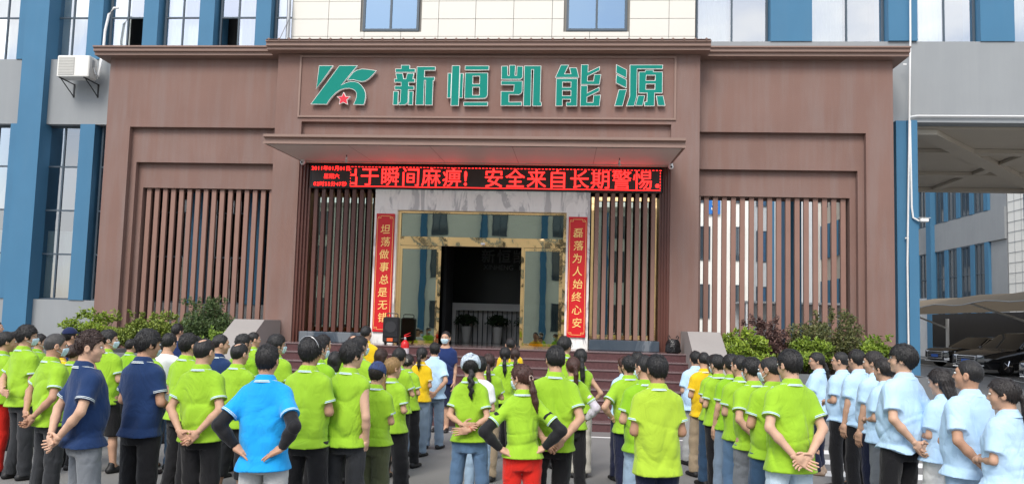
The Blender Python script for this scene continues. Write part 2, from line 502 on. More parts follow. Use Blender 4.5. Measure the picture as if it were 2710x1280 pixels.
# centre: cream panel wall
bk = MB(); bk.box(-7.28, 3.06, 18.66, 19.4, 6.2, 14.2); bk.build("wall", mat("panel_joint", (.25, .24, .22), .8), BLD)
rowz = [8.70, 9.19, 9.65, 10.12, 10.59, 11.06, 11.53, 12.0, 12.5]
colx = [-7.26, -6.30, -5.345, -4.39, -3.425, -2.47, -1.50, -.52, .43, 1.415, 2.40, 3.05]
WN = [(-5.39, -3.93), (-.16, 1.36)]
wz0 = 9.33
for i in range(len(colx) - 1):
    for j in range(len(rowz) - 1):
        a, b, c, d = colx[i] + .006, colx[i + 1] - .006, rowz[j] + .006, rowz[j + 1] - .006
        cells = [(a, b, c, d)]
        for (u, v) in WN:
            nc = []
            for (a, b, c, d) in cells:
                if b <= u - .07 or a >= v + .07 or d <= wz0: nc.append((a, b, c, d)); continue
                if a < u - .07: nc.append((a, u - .07, c, d))
                if b > v + .07: nc.append((v + .07, b, c, d))
                if c < wz0 - .02: nc.append((max(a, u - .07) + .0, min(b, v + .07), c, wz0 - .02))
            cells = nc
        for (a, b, c, d) in cells:
            if b - a > .03 and d - c > .03:
                t = random.uniform(-.003, .003)
                box("panel", M_CREAM, BLD, a, b, 18.60 + t, 18.655, c, d)
for (u, v) in WN:
    window(BLD, u, v, wz0, 11.3, 18.585, 2, (), M_WINC, fr=.06, room=False)
    box("window_shade_sheet", M_ROOM, BLD, u, v, 18.64, 18.652, wz0, 11.3)  # flat near-black sheet, paints the dark behind the glass
# right part: upper floor over the open passage
wr = MB()
wr.box(3.08, 17.0, YF, 27.0, 7.06, 9.06); wr.box(3.08, 17.0, YF, 27.0, 12.7, 14.2)
wr.build("wall", M_GREY, BLD)
wz = [(3.10, 4.87, False), (5.89, 7.68, False), (8.38, 9.85, True), (10.66, 12.2, True), (13.2, 14.8, True)]
px = [4.87, 5.89, 7.68, 8.38, 9.85, 10.66, 12.2, 13.2, 14.8, 15.6]
for a, b, cur in wz:
    window(BLD, a, b, 9.06, 12.70, YW, 2, (), M_WINU, curtain=[(a + .1, a + .85, 9.1, 12.6)] if not cur else [(a + .2, a + .75, 9.1, 12.6)])
for i in range(0, len(px), 2):
    box("pilaster", M_BLUE, BLD, px[i] + .01, px[i + 1] - .01, YF - .03 if i != 2 else YF - .06, 19.4, 9.06, 12.7)
sl = MB(); sl.box(3.08, 17.0, 18.95, 27.0, 7.0, 7.055)
sl.build("soffit_slab", M_CONC, BLD)
for y0 in (21.0, 24.0, 26.6): box("beam", M_CONC, BLD, 3.1, 17.0, y0, y0 + .35, 6.88, 6.99)
MB().prism([(8.4, 19.0), (9.0, 19.0), (16.2, 26.5), (15.6, 26.5)], 'z', 6.86, 6.995).build("beam", M_CONC, BLD)
for x0 in (12.4,): box("beam", M_CONC, BLD, x0, x0 + .3, 18.97, 26.55, 6.90, 6.985)
box("column", M_BLUE, BLD, 7.80, 8.04, 18.45, 19.15, 0, 7.055)
box("column", M_BLUE, BLD, 8.045, 8.27, 18.40, 19.15, 0, 7.055)
box("column", M_BLUE, BLD, 7.45, 7.98, 26.4, 26.95, 0, 6.87)
box("column", M_BLUE, BLD, 15.6, 16.2, 26.4, 26.95, 0, 6.87)
box("wall", M_GREY, BLD, -22.0, 3.0, 26.5, 26.9, 0, 14.2)
box("wall", M_GREY, BLD, 2.98, 3.08, 18.7, 26.5, 0, 7.0)
box("wall", M_GREY, BLD, -22.0, -21.8, 19.6, 26.5, 0, 14.2)
MB().box(-22.2, 17.2, 18.5, 27.1, 14.4, 14.6).build("roof", M_CONC, BLD)

# white conduits on the right corner
cd = thing("conduit_pipe", "thin white conduit pipe running down the blue corner column to the ground", "pipe")
MB().tube([(8.155, 18.36, 14.2), (8.12, 18.36, 9.1), (8.07, 18.36, 7.0), (7.985, 18.36, 3.6), (7.99, 18.36, 0.05)], .022, 8).build("pipe", M_PIPE, cd, smooth=True)
for z in (1.2, 4.2, 8.4): MB().box(7.95, 8.03, 18.37, 18.40, z, z + .03).build("bracket", M_PIPE, cd)
cd = thing("conduit_pipe", "white conduit pipe bent over the drive opening down to the white camera", "pipe")
MB().tube([(14.5, 18.54, 7.22), (8.32, 18.54, 7.20), (8.14, 18.50, 7.16), (8.09, 18.37, 7.02), (8.10, 18.36, 4.95), (8.13, 18.36, 4.70), (8.25, 18.33, 4.62)], .022, 8).build("pipe", M_PIPE, cd, smooth=True)
sc_ = thing("security_camera", "white bullet camera at the elbow of the pipe on blue column", "camera", (8.33, 18.33, 4.64))
MB().bbox(-.07, .13, -.05, .05, -.045, .045, .015).build("housing", M_PIPE, sc_)
MB().tube([(.12, -.0, 0), (.145, 0, 0)], .035, 12).build("lens", M_BLACKM, sc_)
MB().box(-.10, .16, -.06, .06, .047, .055).build("sun_shield", M_PIPE, sc_)

# ------------------------------------------------------------------ portico
C = -2.03
POR = thing("portico", "large brown entrance portico with slatted side bays and wide cornice", "portico", (0, 0, 0))
def mir(x): return 2 * C - x
def wing(sgn):
    X = (lambda a: a) if sgn < 0 else mir
    w = MB()
    zt = 8.234
    def bx(xa, xb, ya, yb, za, zb): w.box(X(xa), X(xb), ya, yb, za, zb)
    bx(-11.44, -10.83, 17.60, 18.50, 0, zt)
    bx(-10.83, -7.00, 17.60, 18.50, 6.52, zt)
    bx(-10.83, -10.69, 17.74, 18.50, 0, 6.52)
    bx(-10.69, -7.00, 17.74, 18.50, 5.67, 6.52)
    bx(-10.69, -10.56, 17.88, 18.50, 0, 5.67)
    bx(-10.56, -7.00, 17.88, 18.50, 5.06, 5.67)
    bx(-7.16, -7.00, 17.90, 18.50, 0, 5.06)
    bx(-10.56, -7.16, 17.92, 18.30, 0, 1.35)
    w.build("side_bay_wall", M_BROWN, POR)
    n = 16
    for i in range(n):
        xa = -10.62 + .125 + .209 * i
        o = MB().bbox(X(xa) if sgn < 0 else X(xa) - .115, X(xa) + .115 if sgn < 0 else X(xa), 17.95, 18.03, 1.352, 5.058, .006)
        o.build("slat", M_SLAT, POR)
    k = MB()
    prof = [(18.56, 8.235), (17.34, 8.235), (17.34, 8.30), (17.28, 8.32), (17.28, 8.395), (17.24, 8.405), (17.24, 8.44), (18.56, 8.44)]
    a, b = sorted((X(-11.70), X(-6.93)))
    k.prism(prof, 'x', a, b)
    k.build("cornice", M_BROWN2, POR)
wing(-1); wing(1)
# centre block
def sym(fn):
    fn(lambda a: a); fn(mir)
def pier(X):
    a, b = sorted((X(-7.0), X(-6.36)))
    box("pier", M_BROWN, POR, a, b, 17.20, 18.50, 0, 8.22)
    j = MB()
    for i in range(4):
        a, b = sorted((X(-6.36 + .055 * i), X(-6.305 + .055 * i)))
        j.box(a, b, 17.24 + .06 * i, 18.0, 1.2, 5.62)
    j.build("stepped_jamb", M_DARKSLAT, POR)
sym(pier)
hd = MB()
L0, R0 = -6.36, mir(-6.36)
hd.box(L0, R0, 17.20, 18.50, 6.58, 8.22)
hd.box(L0, R0, 17.32, 18.50, 5.64, 6.58)
hd.build("header_wall", M_BROWN, POR)
fr = MB()
for (a, b, c, d) in ((L0 - .1, R0 + .1, 8.125, 8.17), (L0 - .1, R0 + .1, 6.675, 6.72), (L0 - .1, L0 - .055, 6.72, 8.125), (R0 + .055, R0 + .1, 6.72, 8.125)):
    fr.box(a, b, 17.165, 17.198, c, d)
fr.build("sign_frame", M_BROWN2, POR)
k = MB()
k.prism([(18.56, 8.222), (16.92, 8.222), (16.92, 8.28), (16.86, 8.30), (16.86, 8.375), (16.82, 8.385), (16.82, 8.42), (18.56, 8.42)], 'x', -7.18, mir(-7.18))
k.build("cornice", M_BROWN2, POR)
for i in range(42):
    x = -7.10 + i * .2465
    MB().tube([(x, 16.80, 8.435), (x, 18.55, 8.48)], .028, 6).build("roof_rib", M_BROWN2, POR)
MB().prism([(16.80, 8.422), (18.55, 8.465), (18.55, 8.475), (16.80, 8.434)], 'x', -7.16, mir(-7.16)).build("roof_sheet", mat("roof_sheet_brown", (.10, .055, .045), .6), POR)
# canopy over the steps
cn = MB()
ca, cb = -6.37, mir(-6.37)
cn.prism([(15.10, 5.545), (15.06, 5.53), (15.06, 5.575), (15.13, 5.59), (15.13, 5.665), (15.06, 5.68), (15.06, 5.735), (17.19, 5.86), (17.19, 5.645)], 'x', ca, cb)
cn.build("canopy", M_BROWN2, POR)
for i in range(5):
    a = ca + .06 + (cb - ca - .12) * i / 5; b = ca + .06 + (cb - ca - .12) * (i + 1) / 5
    MB().add([(a + .004, 15.16, 5.538), (b - .004, 15.16, 5.538), (b - .004, 17.18, 5.632), (a + .004, 17.18, 5.632)], [(0, 1, 2, 3)]).build("soffit_panel", M_SOFFIT, POR)
MB().box(ca + .05, cb - .05, 17.19, 17.31, 5.612, 5.645).build("soffit_trim", mat("cream_trim", (.5, .46, .38), .6), POR)
for i in range(30):
    x = ca + .3 + i * .285
    MB().lathe([(.006, 0), (.018, .004), (.018, .016), (.006, .024)], (x, 15.25, 5.745), 8).build("roof_bolt", M_BLACKM, POR)
# entrance screens: slats each side of the marble
def screen(X, n, gold):
    base = MB(); a, b = sorted((X(-6.14), X(-4.58)))
    base.bbox(a, b, 17.08, 17.55, 1.402, 1.64, .012); base.build("granite_base", M_GRAN, POR)
    for i in range(n):
        xa = -6.06 + (1.48 / n) * i
        p, q = sorted((X(xa), X(xa + .095)))
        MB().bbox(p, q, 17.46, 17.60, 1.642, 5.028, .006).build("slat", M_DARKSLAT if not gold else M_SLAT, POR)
    a, b = sorted((X(-6.13), X(-4.60)))
    MB().add([(a, 17.80, 1.5), (b, 17.80, 1.5), (b, 17.80, 5.02), (a, 17.80, 5.02)], [(0, 1, 2, 3)]).build("screen_glass", M_DOORG, POR)
    gf = MB(); gf.box(a, b, 17.72, 17.79, 4.88, 5.02); gf.box(a, b, 17.72, 17.79, 1.65, 1.75)
    for xx in (a, b - .06): gf.box(xx, xx + .06, 17.70, 17.79, 1.75, 4.88)
    gf.build("gold_frame", M_GOLD, POR)
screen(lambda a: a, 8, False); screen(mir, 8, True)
# marble surround
mb = MB(); h0, h1 = 2.53, 1.99
mb.box(C - h0, C - h1, 17.42, 18.05, 1.402, 4.54)
mb.build('marble_jamb', M_MARBLE, POR); mb = MB(); mb.box(C + h1, C + h0, 17.42, 18.05, 1.402, 4.54)
mb.build("marble_jamb", M_MARBLE, POR)
MB().box(C - h0, C + h0, 17.418, 18.05, 4.542, 5.025).build("marble_lintel", M_MARBLE, POR)

# ------------------------------------------------------------------ doors, inner lobby
ENT = thing("glass_entrance", "gold framed glass entrance standing open between the two red couplet boards", "door", (C, 17.6, 1.40))
def eb(mbq, x0, x1, z0, z1, y0=-.05, y1=.05): mbq.box(x0 - C, x1 - C, y0, y1, z0 - 1.40, z1 - 1.40)
fm = MB()
eb(fm, -4.02, -.04, 4.49, 4.54); eb(fm, -4.02, -3.95, 1.44, 4.49); eb(fm, -.11, -.04, 1.44, 4.49)
fm.build("frame", M_GOLD, ENT)
def rip(name, x0, x1, z0, z1, y):
    """hand-beaten looking mirror steel band"""
    m_ = MB(); nx, nz = max(2, int((x1 - x0) / .05)), max(2, int((z1 - z0) / .05)); vs = []
    for j in range(nz + 1):
        for i in range(nx + 1):
            x = x0 + (x1 - x0) * i / nx; z = z0 + (z1 - z0) * j / nz
            vs.append((x - C, y + .004 * math.sin(x * 7 + 2.3 * z) * math.sin(z * 9 + 1.7 * x + .6), z - 1.40))
    m_.add(vs, [(j * (nx + 1) + i, j * (nx + 1) + i + 1, (j + 1) * (nx + 1) + i + 1, (j + 1) * (nx + 1) + i) for j in range(nz) for i in range(nx)])
    return m_.build(name, M_GOLD, ENT, smooth='all')
rip("transom_band", -3.95, -.11, 3.72, 3.93, -.07)
tb = MB(); eb(tb, -3.95, -.11, 3.72, 3.93, -.05, .05); tb.build("transom_core", M_BROWN2, ENT)
for a, b in ((-3.95, -2.03), (-2.03, -.11)):
    pb = MB(); eb(pb, a + .004, b - .004, 3.94, 4.485, 0, .008); pb.build("transom_glass", M_DOORG, ENT)
for a, b in ((-3.95, -3.0), (-1.04, -.11)):
    d = MB(); eb(d, a, a + .055, 1.44, 3.715, -.03, .03); eb(d, b - .075, b, 1.44, 3.715, -.03, .03); eb(d, a + .055, b - .075, 3.64, 3.715, -.03, .03); eb(d, a + .055, b - .075, 1.44, 1.50, -.03, .03)
    do = d.build("door", M_GOLD, ENT)
    q = MB(); eb(q, a + .055, b - .075, 1.50, 3.64, -.004, .004); q.build("pane", M_DOORG, do)
rip("door_post", -3.03, -2.965, 1.44, 3.72, -.065); rip("door_post", -1.075, -1.01, 1.44, 3.72, -.065)
rip("side_post", -.11, -.03, 1.44, 3.93, -.07)
sl = MB(); eb(sl, -1.05, -.04, 1.402, 1.44, -.06, .06); sl.build('sill', M_GOLD, ENT); sl = MB(); eb(sl, -4.02, -2.98, 1.402, 1.44, -.06, .06); sl.build("sill", M_GOLD, ENT)
MB().lathe([(.0, -.05), (.05, -.045), (.055, 0), (.02, .01)], (0.05, -.12, 2.40), 12).build("motion_sensor", M_PIPE, ENT)

LOB = thing("lobby", "dark lobby interior behind the open glass doors", "lobby", (0, 0, 0))
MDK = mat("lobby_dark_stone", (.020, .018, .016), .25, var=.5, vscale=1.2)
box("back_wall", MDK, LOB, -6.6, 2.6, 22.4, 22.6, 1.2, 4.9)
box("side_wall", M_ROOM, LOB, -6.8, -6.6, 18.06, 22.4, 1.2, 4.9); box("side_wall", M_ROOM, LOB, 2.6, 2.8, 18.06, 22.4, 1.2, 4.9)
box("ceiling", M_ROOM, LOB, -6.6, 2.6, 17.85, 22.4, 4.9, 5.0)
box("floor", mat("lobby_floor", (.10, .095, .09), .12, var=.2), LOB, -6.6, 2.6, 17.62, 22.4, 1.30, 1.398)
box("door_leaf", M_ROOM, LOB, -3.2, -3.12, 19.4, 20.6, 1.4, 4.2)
sg = thing("lobby_sign", "unlit dark lettering on the lobby back wall behind reception desk", "sign", (0, 22.36, 0))
MSG = mat("brushed_letter", (.16, .16, .165), .35, metal=.7)
for i, ch in enumerate("新恒凯能源"):
    o = link("character", text_mesh(ch, MSG, .42, .012, .02), sg, (-2.36 + .47 * i, 0, 3.93))
link("lettering", text_mesh("XINHENG", MSG, .20, .004, .01), sg, (-2.05, 0, 3.60)); link("lettering", text_mesh("KAI", MSG, .20, .004, .01), sg, (-1.28, 0, 3.60))
dk = thing("reception_desk", "pale reception desk with black vertical bars inside the doorway", "desk", (0, 20.9, 0))
MDW = mat("desk_white", (.60, .58, .56), .4)
d = MB(); d.box(-3.22, .1, 0, .6, 2.28, 2.48); d.box(-3.22, -3.06, 0, .6, 1.40, 2.28); d.box(-.06, .1, 0, .6, 1.40, 2.28); d.box(-3.06, -.06, .25, .3, 1.40, 2.28)
d.build("counter", MDW, dk)
for i in range(22): MB().box(-3.00 + .135 * i, -2.975 + .135 * i, .05, .10, 1.40, 2.279).build("bar", M_BLACKM, dk)
def potplant(x, y, z, label):
    t = thing("potted_plant", label, "plant", (x, y, z), group="potted plants at the reception desk")
    MB().lathe([(.10, 0), (.115, .02), (.15, .42), (.155, .44), (.13, .44), (.12, .40)], (0, 0, 0), 16).build("pot", mat("pot_white", (.45, .44, .42), .4), t, smooth=True)
    lf = MB(); rr = random.Random(int(x * 100))
    for _ in range(420):
        a = rr.uniform(0, 6.28); e = rr.uniform(-.3, 1.5); r = rr.uniform(.12, .36)
        p = Vector((math.cos(a) * math.cos(e) * r, math.sin(a) * math.cos(e) * r * .8, .55 + math.sin(e) * r * .6))
        u = Vector((rr.uniform(-1, 1), rr.uniform(-1, 1), rr.uniform(-1, 1))).normalized() * .05; v = u.orthogonal().normalized() * .022
        lf.add([p - u, p + v, p + u, p - v], [(0, 1, 2, 3)])
    lf.build("foliage", leafmat("indoor_leaf", (.010, .022, .008), (.03, .06, .02)), t)
potplant(-2.72, 20.6, 1.40, "dark potted plant left of centre before the reception desk bars")
potplant(-1.86, 20.6, 1.40, "dark potted plant in the middle of the reception desk bars")
potplant(-1.05, 20.6, 1.40, "dark potted plant half hidden by the right glass door post")

# ------------------------------------------------------------------ steps, cheek walls, planters
ST = thing("entrance_steps", "wide flight of dark red granite steps leading up to the glass doors", "steps", (C, 14.2, 0))
RI, TR = .175, .317
for i in range(8):
    y0 = i * TR; z1 = RI * (i + 1)
    last = i == 7
    hw = 4.60
    y1 = (18.05 - 14.2) if last else y0 + TR + .02
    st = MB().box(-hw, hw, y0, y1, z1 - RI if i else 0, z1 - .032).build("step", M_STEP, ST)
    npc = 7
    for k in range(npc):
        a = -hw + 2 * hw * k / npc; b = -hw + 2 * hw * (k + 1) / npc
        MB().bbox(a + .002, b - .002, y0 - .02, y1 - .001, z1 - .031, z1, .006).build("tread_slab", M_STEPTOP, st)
def cheek(X, label):
    t = thing("cheek_wall", label, "wall", (0, 0, 0), group="cheek walls beside the steps")
    a, b = sorted((X(-7.30), X(-6.62)))
    w_ = MB(); w_.prism([(14.15, 0), (17.19, 0), (17.19, 1.88), (16.25, 1.88), (14.15, .62)], 'x', a, b)
    w_.build("block", mat("cheek_grey", (.31, .29, .275), .6, var=.1, vscale=2, bump=.1), t)
cheek(lambda a: a, "grey sloped cheek wall at the left end of the steps")
cheek(mir, "grey sloped cheek wall at the right end of the steps beside the black bag")
def planter(x0, x1, label):
    t = thing("planter", label, "planter", (0, 0, 0), group="planters before the side bays")
    w_ = MB(); z1 = 1.10
    w_.box(x0, x1, 15.55, 15.72, 0, z1); w_.box(x0, x1, 17.38, 17.55, 0, z1); w_.box(x0, x0 + .17, 15.72, 17.38, 0, z1); w_.box(x1 - .17, x1, 15.72, 17.38, 0, z1)
    w_.build("kerb_wall", mat("planter_stone", (.14, .145, .15), .6, var=.2, vscale=4), t)
    MB().box(x0 + .17, x1 - .17, 15.72, 17.38, .9, 1.02).build("soil", M_SOIL, t)
planter(-11.40, -7.36, "dark stone planter with shrubs before the left slatted bay")
planter(3.30, 7.36, "dark stone planter with shrubs before the right slatted bay")

def shrub(label, x, y, z, rx, ry, rz, n, c0, c1, leaf, spikes=0, seed=1, cat="shrub"):
    t = thing("shrub", label, cat, (x, y, z), group="shrubs in the planters")
    rr = random.Random(seed)
    stm = MB()
    for k in range(7):
        a = rr.uniform(0, 6.28); e = rr.uniform(.15, .7)
        stm.tube([(0, 0, -.05), (math.cos(a) * rx * e * .5, math.sin(a) * ry * e * .5, rz * .5), (math.cos(a) * rx * e, math.sin(a) * ry * e, rz * 1.1)], [.022, .014, .005], 5)
    stm.build("stem", mat("bark", (.05, .035, .025), .9, var=.3, vscale=30), t)
    lf = MB()
    clumps = []
    spikes += 6
    for k in range(30):
        while True:
            p = Vector((rr.uniform(-1, 1), rr.uniform(-1, 1), rr.uniform(-.9, 1)))
            if p.length < 1: break
        p = p * (.55 + .4 * rr.random()) if p.length > .3 else p * 2
        clumps.append((p * rr.uniform(.85, 1.15), rr.uniform(.14, .40)))
    for k in range(spikes):
        a = rr.uniform(0, 6.28); s_ = rr.uniform(0, .6)
        clumps.append((Vector((math.cos(a) * s_, math.sin(a) * s_, rr.uniform(.75, 1.0))), -rr.uniform(.15, .32)))
    wts = [r ** 2 if r > 0 else .012 for c, r in clumps]
    leaf *= 1.15
    picks = rr.choices(clumps, wts, k=int(n * 1.35))
    for c, r in picks:
        while True:
            q = Vector((rr.uniform(-1, 1), rr.uniform(-1, 1), rr.uniform(-1, 1)))
            if q.length < 1: break
        p = c + (q * r if r > 0 else Vector((q.x * .05 + (q.z + 1) * c.x * .12, q.y * .05 + (q.z + 1) * c.y * .12, (q.z + .6) * -r)))
        P = Vector((p.x * rx, p.y * ry, rz * .85 + p.z * rz * .8))
        if P.z < -.02: P.z = abs(P.z) * .3
        d = Vector((rr.uniform(-1, 1), rr.uniform(-1, 1), rr.uniform(-.3, 1.1))).normalized()
        L = leaf * rr.uniform(.45, 1.5); s_ = d.orthogonal().normalized(); s_.rotate(Quaternion(d, rr.uniform(0, 6.28)))
        bend = d.cross(s_) * L * .18
        lf.add([P, P + d * L * .5 + s_ * L * .26 + bend, P + d * L, P + d * L * .5 - s_ * L * .26 + bend], [(0, 1, 2), (0, 2, 3)])
    lf.build("foliage", leafmat("leaf_" + label[:14], c0, c1), t)
YG0, YG1 = (.10, .17, .016), (.32, .42, .04)
DG0, DG1 = (.035, .070, .022), (.11, .16, .05)
shrub("bright yellow-green shrub at the far left end of the left planter", -10.65, 16.45, 1.02, .78, .62, .52, 6200, YG0, YG1, .06, seed=3)
shrub("yellow-green shrub in the middle of the left planter, behind the navy polo man", -9.65, 16.5, 1.02, .76, .62, .50, 6200, (.09, .14, .018), (.27, .33, .05), .06, seed=4)
shrub("yellow-green shrub right of the middle of the left planter", -8.95, 16.4, 1.02, .62, .6, .50, 5200, YG0, YG1, .06, seed=5)
shrub("tall dark green loose shrub before the right end of the left slats", -8.15, 16.6, 1.02, .72, .6, .70, 7600, DG0, DG1, .05, spikes=10, seed=6)
shrub("small bright shrub beside the left cheek wall", -7.62, 16.1, 1.02, .34, .4, .34, 2200, (.10, .19, .02), (.28, .40, .05), .055, seed=7)
shrub("bright yellow-green shrub at the left end of the right planter", 3.74, 16.3, 1.02, .62, .6, .52, 5200, YG0, YG1, .06, seed=8)
shrub("maroon leaved bushy shrub in the right planter", 4.25, 16.75, 1.02, .74, .6, .64, 7600, (.050, .022, .022), (.15, .085, .070), .05, spikes=7, seed=9)
shrub("low yellow-green shrub between the maroon and the tall green shrub", 4.95, 16.2, 1.02, .56, .55, .44, 4600, (.09, .16, .016), (.28, .38, .04), .06, seed=10)
shrub("tall olive green shrub with reddish tips in the right planter", 5.65, 16.65, 1.02, .80, .62, .74, 8200, (.045, .065, .020), (.17, .17, .055), .05, spikes=8, seed=11)
shrub("bright green shrub at the right end of the right planter", 6.45, 16.4, 1.02, .54, .55, .48, 4600, (.09, .16, .016), (.28, .38, .04), .06, seed=12)

SIGN = {
    'logo': [[[(-5.961,7.894),(-5.617,7.895),(-6.002,7.33)]],[[(-6.12,6.963),(-5.793,7.435),(-5.471,7.898),(-5.03,7.899),(-5.219,7.66),(-5.405,7.424),(-5.288,7.488),(-5.2,7.511),(-5.093,7.514),(-4.997,7.489),(-4.918,7.426),(-4.851,7.338),(-4.812,7.237),(-4.805,7.136),(-4.819,7.035),(-4.841,6.956),(-5.097,6.959),(-5.054,7.058),(-5.03,7.147),(-5.034,7.236),(-5.064,7.286),(-5.129,7.33),(-5.218,7.349),(-5.319,7.342),(-5.419,7.31),(-5.518,7.246),(-5.602,7.156),(-5.674,7.061),(-5.73,6.959)]],[[(-5.265,7.539),(-5.23,7.603),(-5.134,7.73),(-5.035,7.794),(-4.923,7.82),(-4.77,7.808),(-4.573,7.777),(-4.663,7.668),(-4.748,7.579),(-4.834,7.522),(-4.922,7.509),(-5.011,7.527),(-5.126,7.559)]]],
    'star': [[[(-5.337,7.262),(-5.285,7.156),(-5.171,7.153),(-5.25,7.076),(-5.226,6.956),(-5.336,7.012),(-5.435,6.961),(-5.419,7.084),(-5.5,7.151),(-5.38,7.158)]]],
    'xin': [[[(-3.994,7.912),(-3.787,7.912),(-3.783,7.826),(-3.652,7.826),(-3.648,7.738),(-4.122,7.736),(-4.126,7.825),(-3.99,7.825)]],[[(-4.118,7.715),(-3.948,7.715),(-3.918,7.583),(-3.868,7.583),(-3.842,7.716),(-3.679,7.716),(-3.699,7.583),(-3.655,7.584),(-3.652,7.499),(-3.796,7.498),(-3.792,7.413),(-3.667,7.413),(-3.664,7.325),(-3.798,7.324),(-3.793,7.041),(-3.82,6.99),(-3.869,6.959),(-4.016,6.958),(-4.016,7.014),(-3.984,7.027),(-3.981,7.323),(-4.123,7.323),(-4.127,7.411),(-3.976,7.412),(-3.98,7.498),(-4.14,7.497),(-4.144,7.582),(-4.087,7.582)]],[[(-4.154,7.285),(-4.032,7.285),(-4.034,6.958),(-4.154,6.957)]],[[(-3.784,7.287),(-3.681,7.287),(-3.679,6.96),(-3.8,6.959),(-3.781,7.028)]],[[(-3.616,7.875),(-3.179,7.876),(-3.175,7.785),(-3.428,7.784),(-3.429,7.629),(-3.189,7.63),(-3.192,7.541),(-3.217,7.541),(-3.218,6.959),(-3.397,6.958),(-3.398,7.547),(-3.426,7.547),(-3.426,6.962),(-3.619,6.96)]]],
    'heng': [[[(-2.882,7.724),(-2.788,7.724),(-2.794,7.132),(-2.878,7.132)]],[[(-2.789,7.904),(-2.601,7.904),(-2.6,6.95),(-2.787,6.948)]],[[(-2.593,7.719),(-2.512,7.72),(-2.515,7.134),(-2.598,7.133)]],[[(-2.482,7.899),(-1.916,7.9),(-1.918,7.8),(-2.482,7.798)]],[[(-2.474,7.731),(-1.938,7.733),(-1.931,7.215),(-1.951,7.159),(-1.999,7.126),(-2.471,7.12)],[(-2.285,7.653),(-2.131,7.654),(-2.131,7.47),(-2.284,7.469)],[(-2.282,7.391),(-2.128,7.392),(-2.128,7.203),(-2.279,7.202)]],[[(-2.492,7.039),(-1.92,7.043),(-1.921,6.949),(-2.484,6.945)]]],
    'kai': [[[(-1.628,7.896),(-1.483,7.896),(-1.472,7.673),(-1.439,7.673),(-1.446,7.907),(-1.426,7.918),(-1.317,7.919),(-1.297,7.902),(-1.306,7.674),(-1.273,7.674),(-1.266,7.894),(-1.126,7.891),(-1.125,7.652),(-1.14,7.608),(-1.183,7.583),(-1.625,7.581)]],[[(-1.626,7.541),(-1.13,7.543),(-1.128,7.297),(-1.152,7.247),(-1.206,7.217),(-1.431,7.223),(-1.429,7.046),(-1.13,7.048),(-1.133,6.959),(-1.62,6.956),(-1.625,7.297),(-1.333,7.298),(-1.324,7.451),(-1.626,7.45)]],[[(-1.096,7.903),(-0.705,7.904),(-0.705,7.05),(-0.675,7.045),(-0.675,6.955),(-0.884,6.953),(-0.881,7.814),(-0.927,7.814),(-0.92,6.953),(-1.097,6.954)]]],
    'neng': [[[(-0.252,7.925),(-0.067,7.925),(-0.159,7.715),(-0.017,7.716),(-0.054,7.861),(0.115,7.861),(0.176,7.628),(-0.376,7.626)]],[[(-0.352,7.602),(0.144,7.604),(0.142,6.96),(-0.107,6.958),(-0.109,7.051),(-0.015,7.051),(-0.016,7.118),(-0.195,7.117),(-0.192,6.958),(-0.352,6.957)],[(-0.2,7.521),(-0.011,7.522),(-0.013,7.401),(-0.199,7.4)],[(-0.198,7.322),(-0.009,7.323),(-0.009,7.202),(-0.197,7.201)]],[[(0.216,7.934),(0.381,7.935),(0.38,7.759),(0.644,7.893),(0.643,7.802),(0.373,7.663),(0.369,7.548),(0.504,7.548),(0.519,7.705),(0.68,7.706),(0.647,7.465),(0.214,7.463)]],[[(0.215,7.438),(0.375,7.439),(0.371,7.27),(0.642,7.41),(0.643,7.314),(0.368,7.174),(0.367,7.048),(0.502,7.049),(0.513,7.217),(0.68,7.224),(0.654,6.96),(0.211,6.957)]]],
    'yuan': [[[(1.019,7.942),(1.261,7.816),(1.258,7.618),(1.016,7.743)]],[[(1.023,7.707),(1.262,7.582),(1.262,7.383),(1.018,7.508)]],[[(1.087,7.352),(1.27,7.353),(1.181,6.967),(0.995,6.966)]],[[(1.329,7.931),(2.08,7.933),(2.078,7.839),(1.5,7.838),(1.498,7.187),(1.443,6.969),(1.263,6.967),(1.335,7.198)]],[[(1.687,7.812),(1.878,7.812),(1.865,7.77),(2.076,7.771),(2.077,7.276),(1.903,7.275),(1.901,6.972),(1.672,6.97),(1.674,7.068),(1.726,7.074),(1.729,7.274),(1.537,7.273),(1.536,7.769),(1.675,7.77)],[(1.711,7.689),(1.909,7.69),(1.905,7.566),(1.702,7.565)],[(1.708,7.487),(1.906,7.488),(1.902,7.362),(1.704,7.361)]],[[(1.526,7.217),(1.683,7.218),(1.637,6.978),(1.469,6.977)]],[[(1.938,7.213),(2.095,7.214),(2.146,6.982),(1.976,6.98)]]],
}

# ------------------------------------------------------------------ sign over the canopy (outlines in metres on the wall plane)
M_TEAL = mat("sign_teal", (.003, .205, .160), .6, var=.06, vscale=3, spec=.15)
M_SRED = mat("sign_red", (.60, .012, .030), .35)
M_SWHITE = mat("sign_white", (.85, .85, .82), .4)
SG = thing("company_sign", "raised teal characters and logo with white edges on the brown wall", "sign", (0, 17.16, 7.4))
for nm, strokes in SIGN.items():
    part = None
    for lp in strokes:
        lp = [[(x, z - 7.4) for x, z in l] for l in lp]
        back = plate(lp, 0, -.075, -.005, M_SWHITE, "stroke")
        o = link("stroke" if nm not in ('logo', 'star') else ("logo_shape" if nm == 'logo' else "red_star"), back, SG)
        link("face", plate(lp, .009, -.079, -.0755, M_SRED if nm == 'star' else M_TEAL, "face"), o)

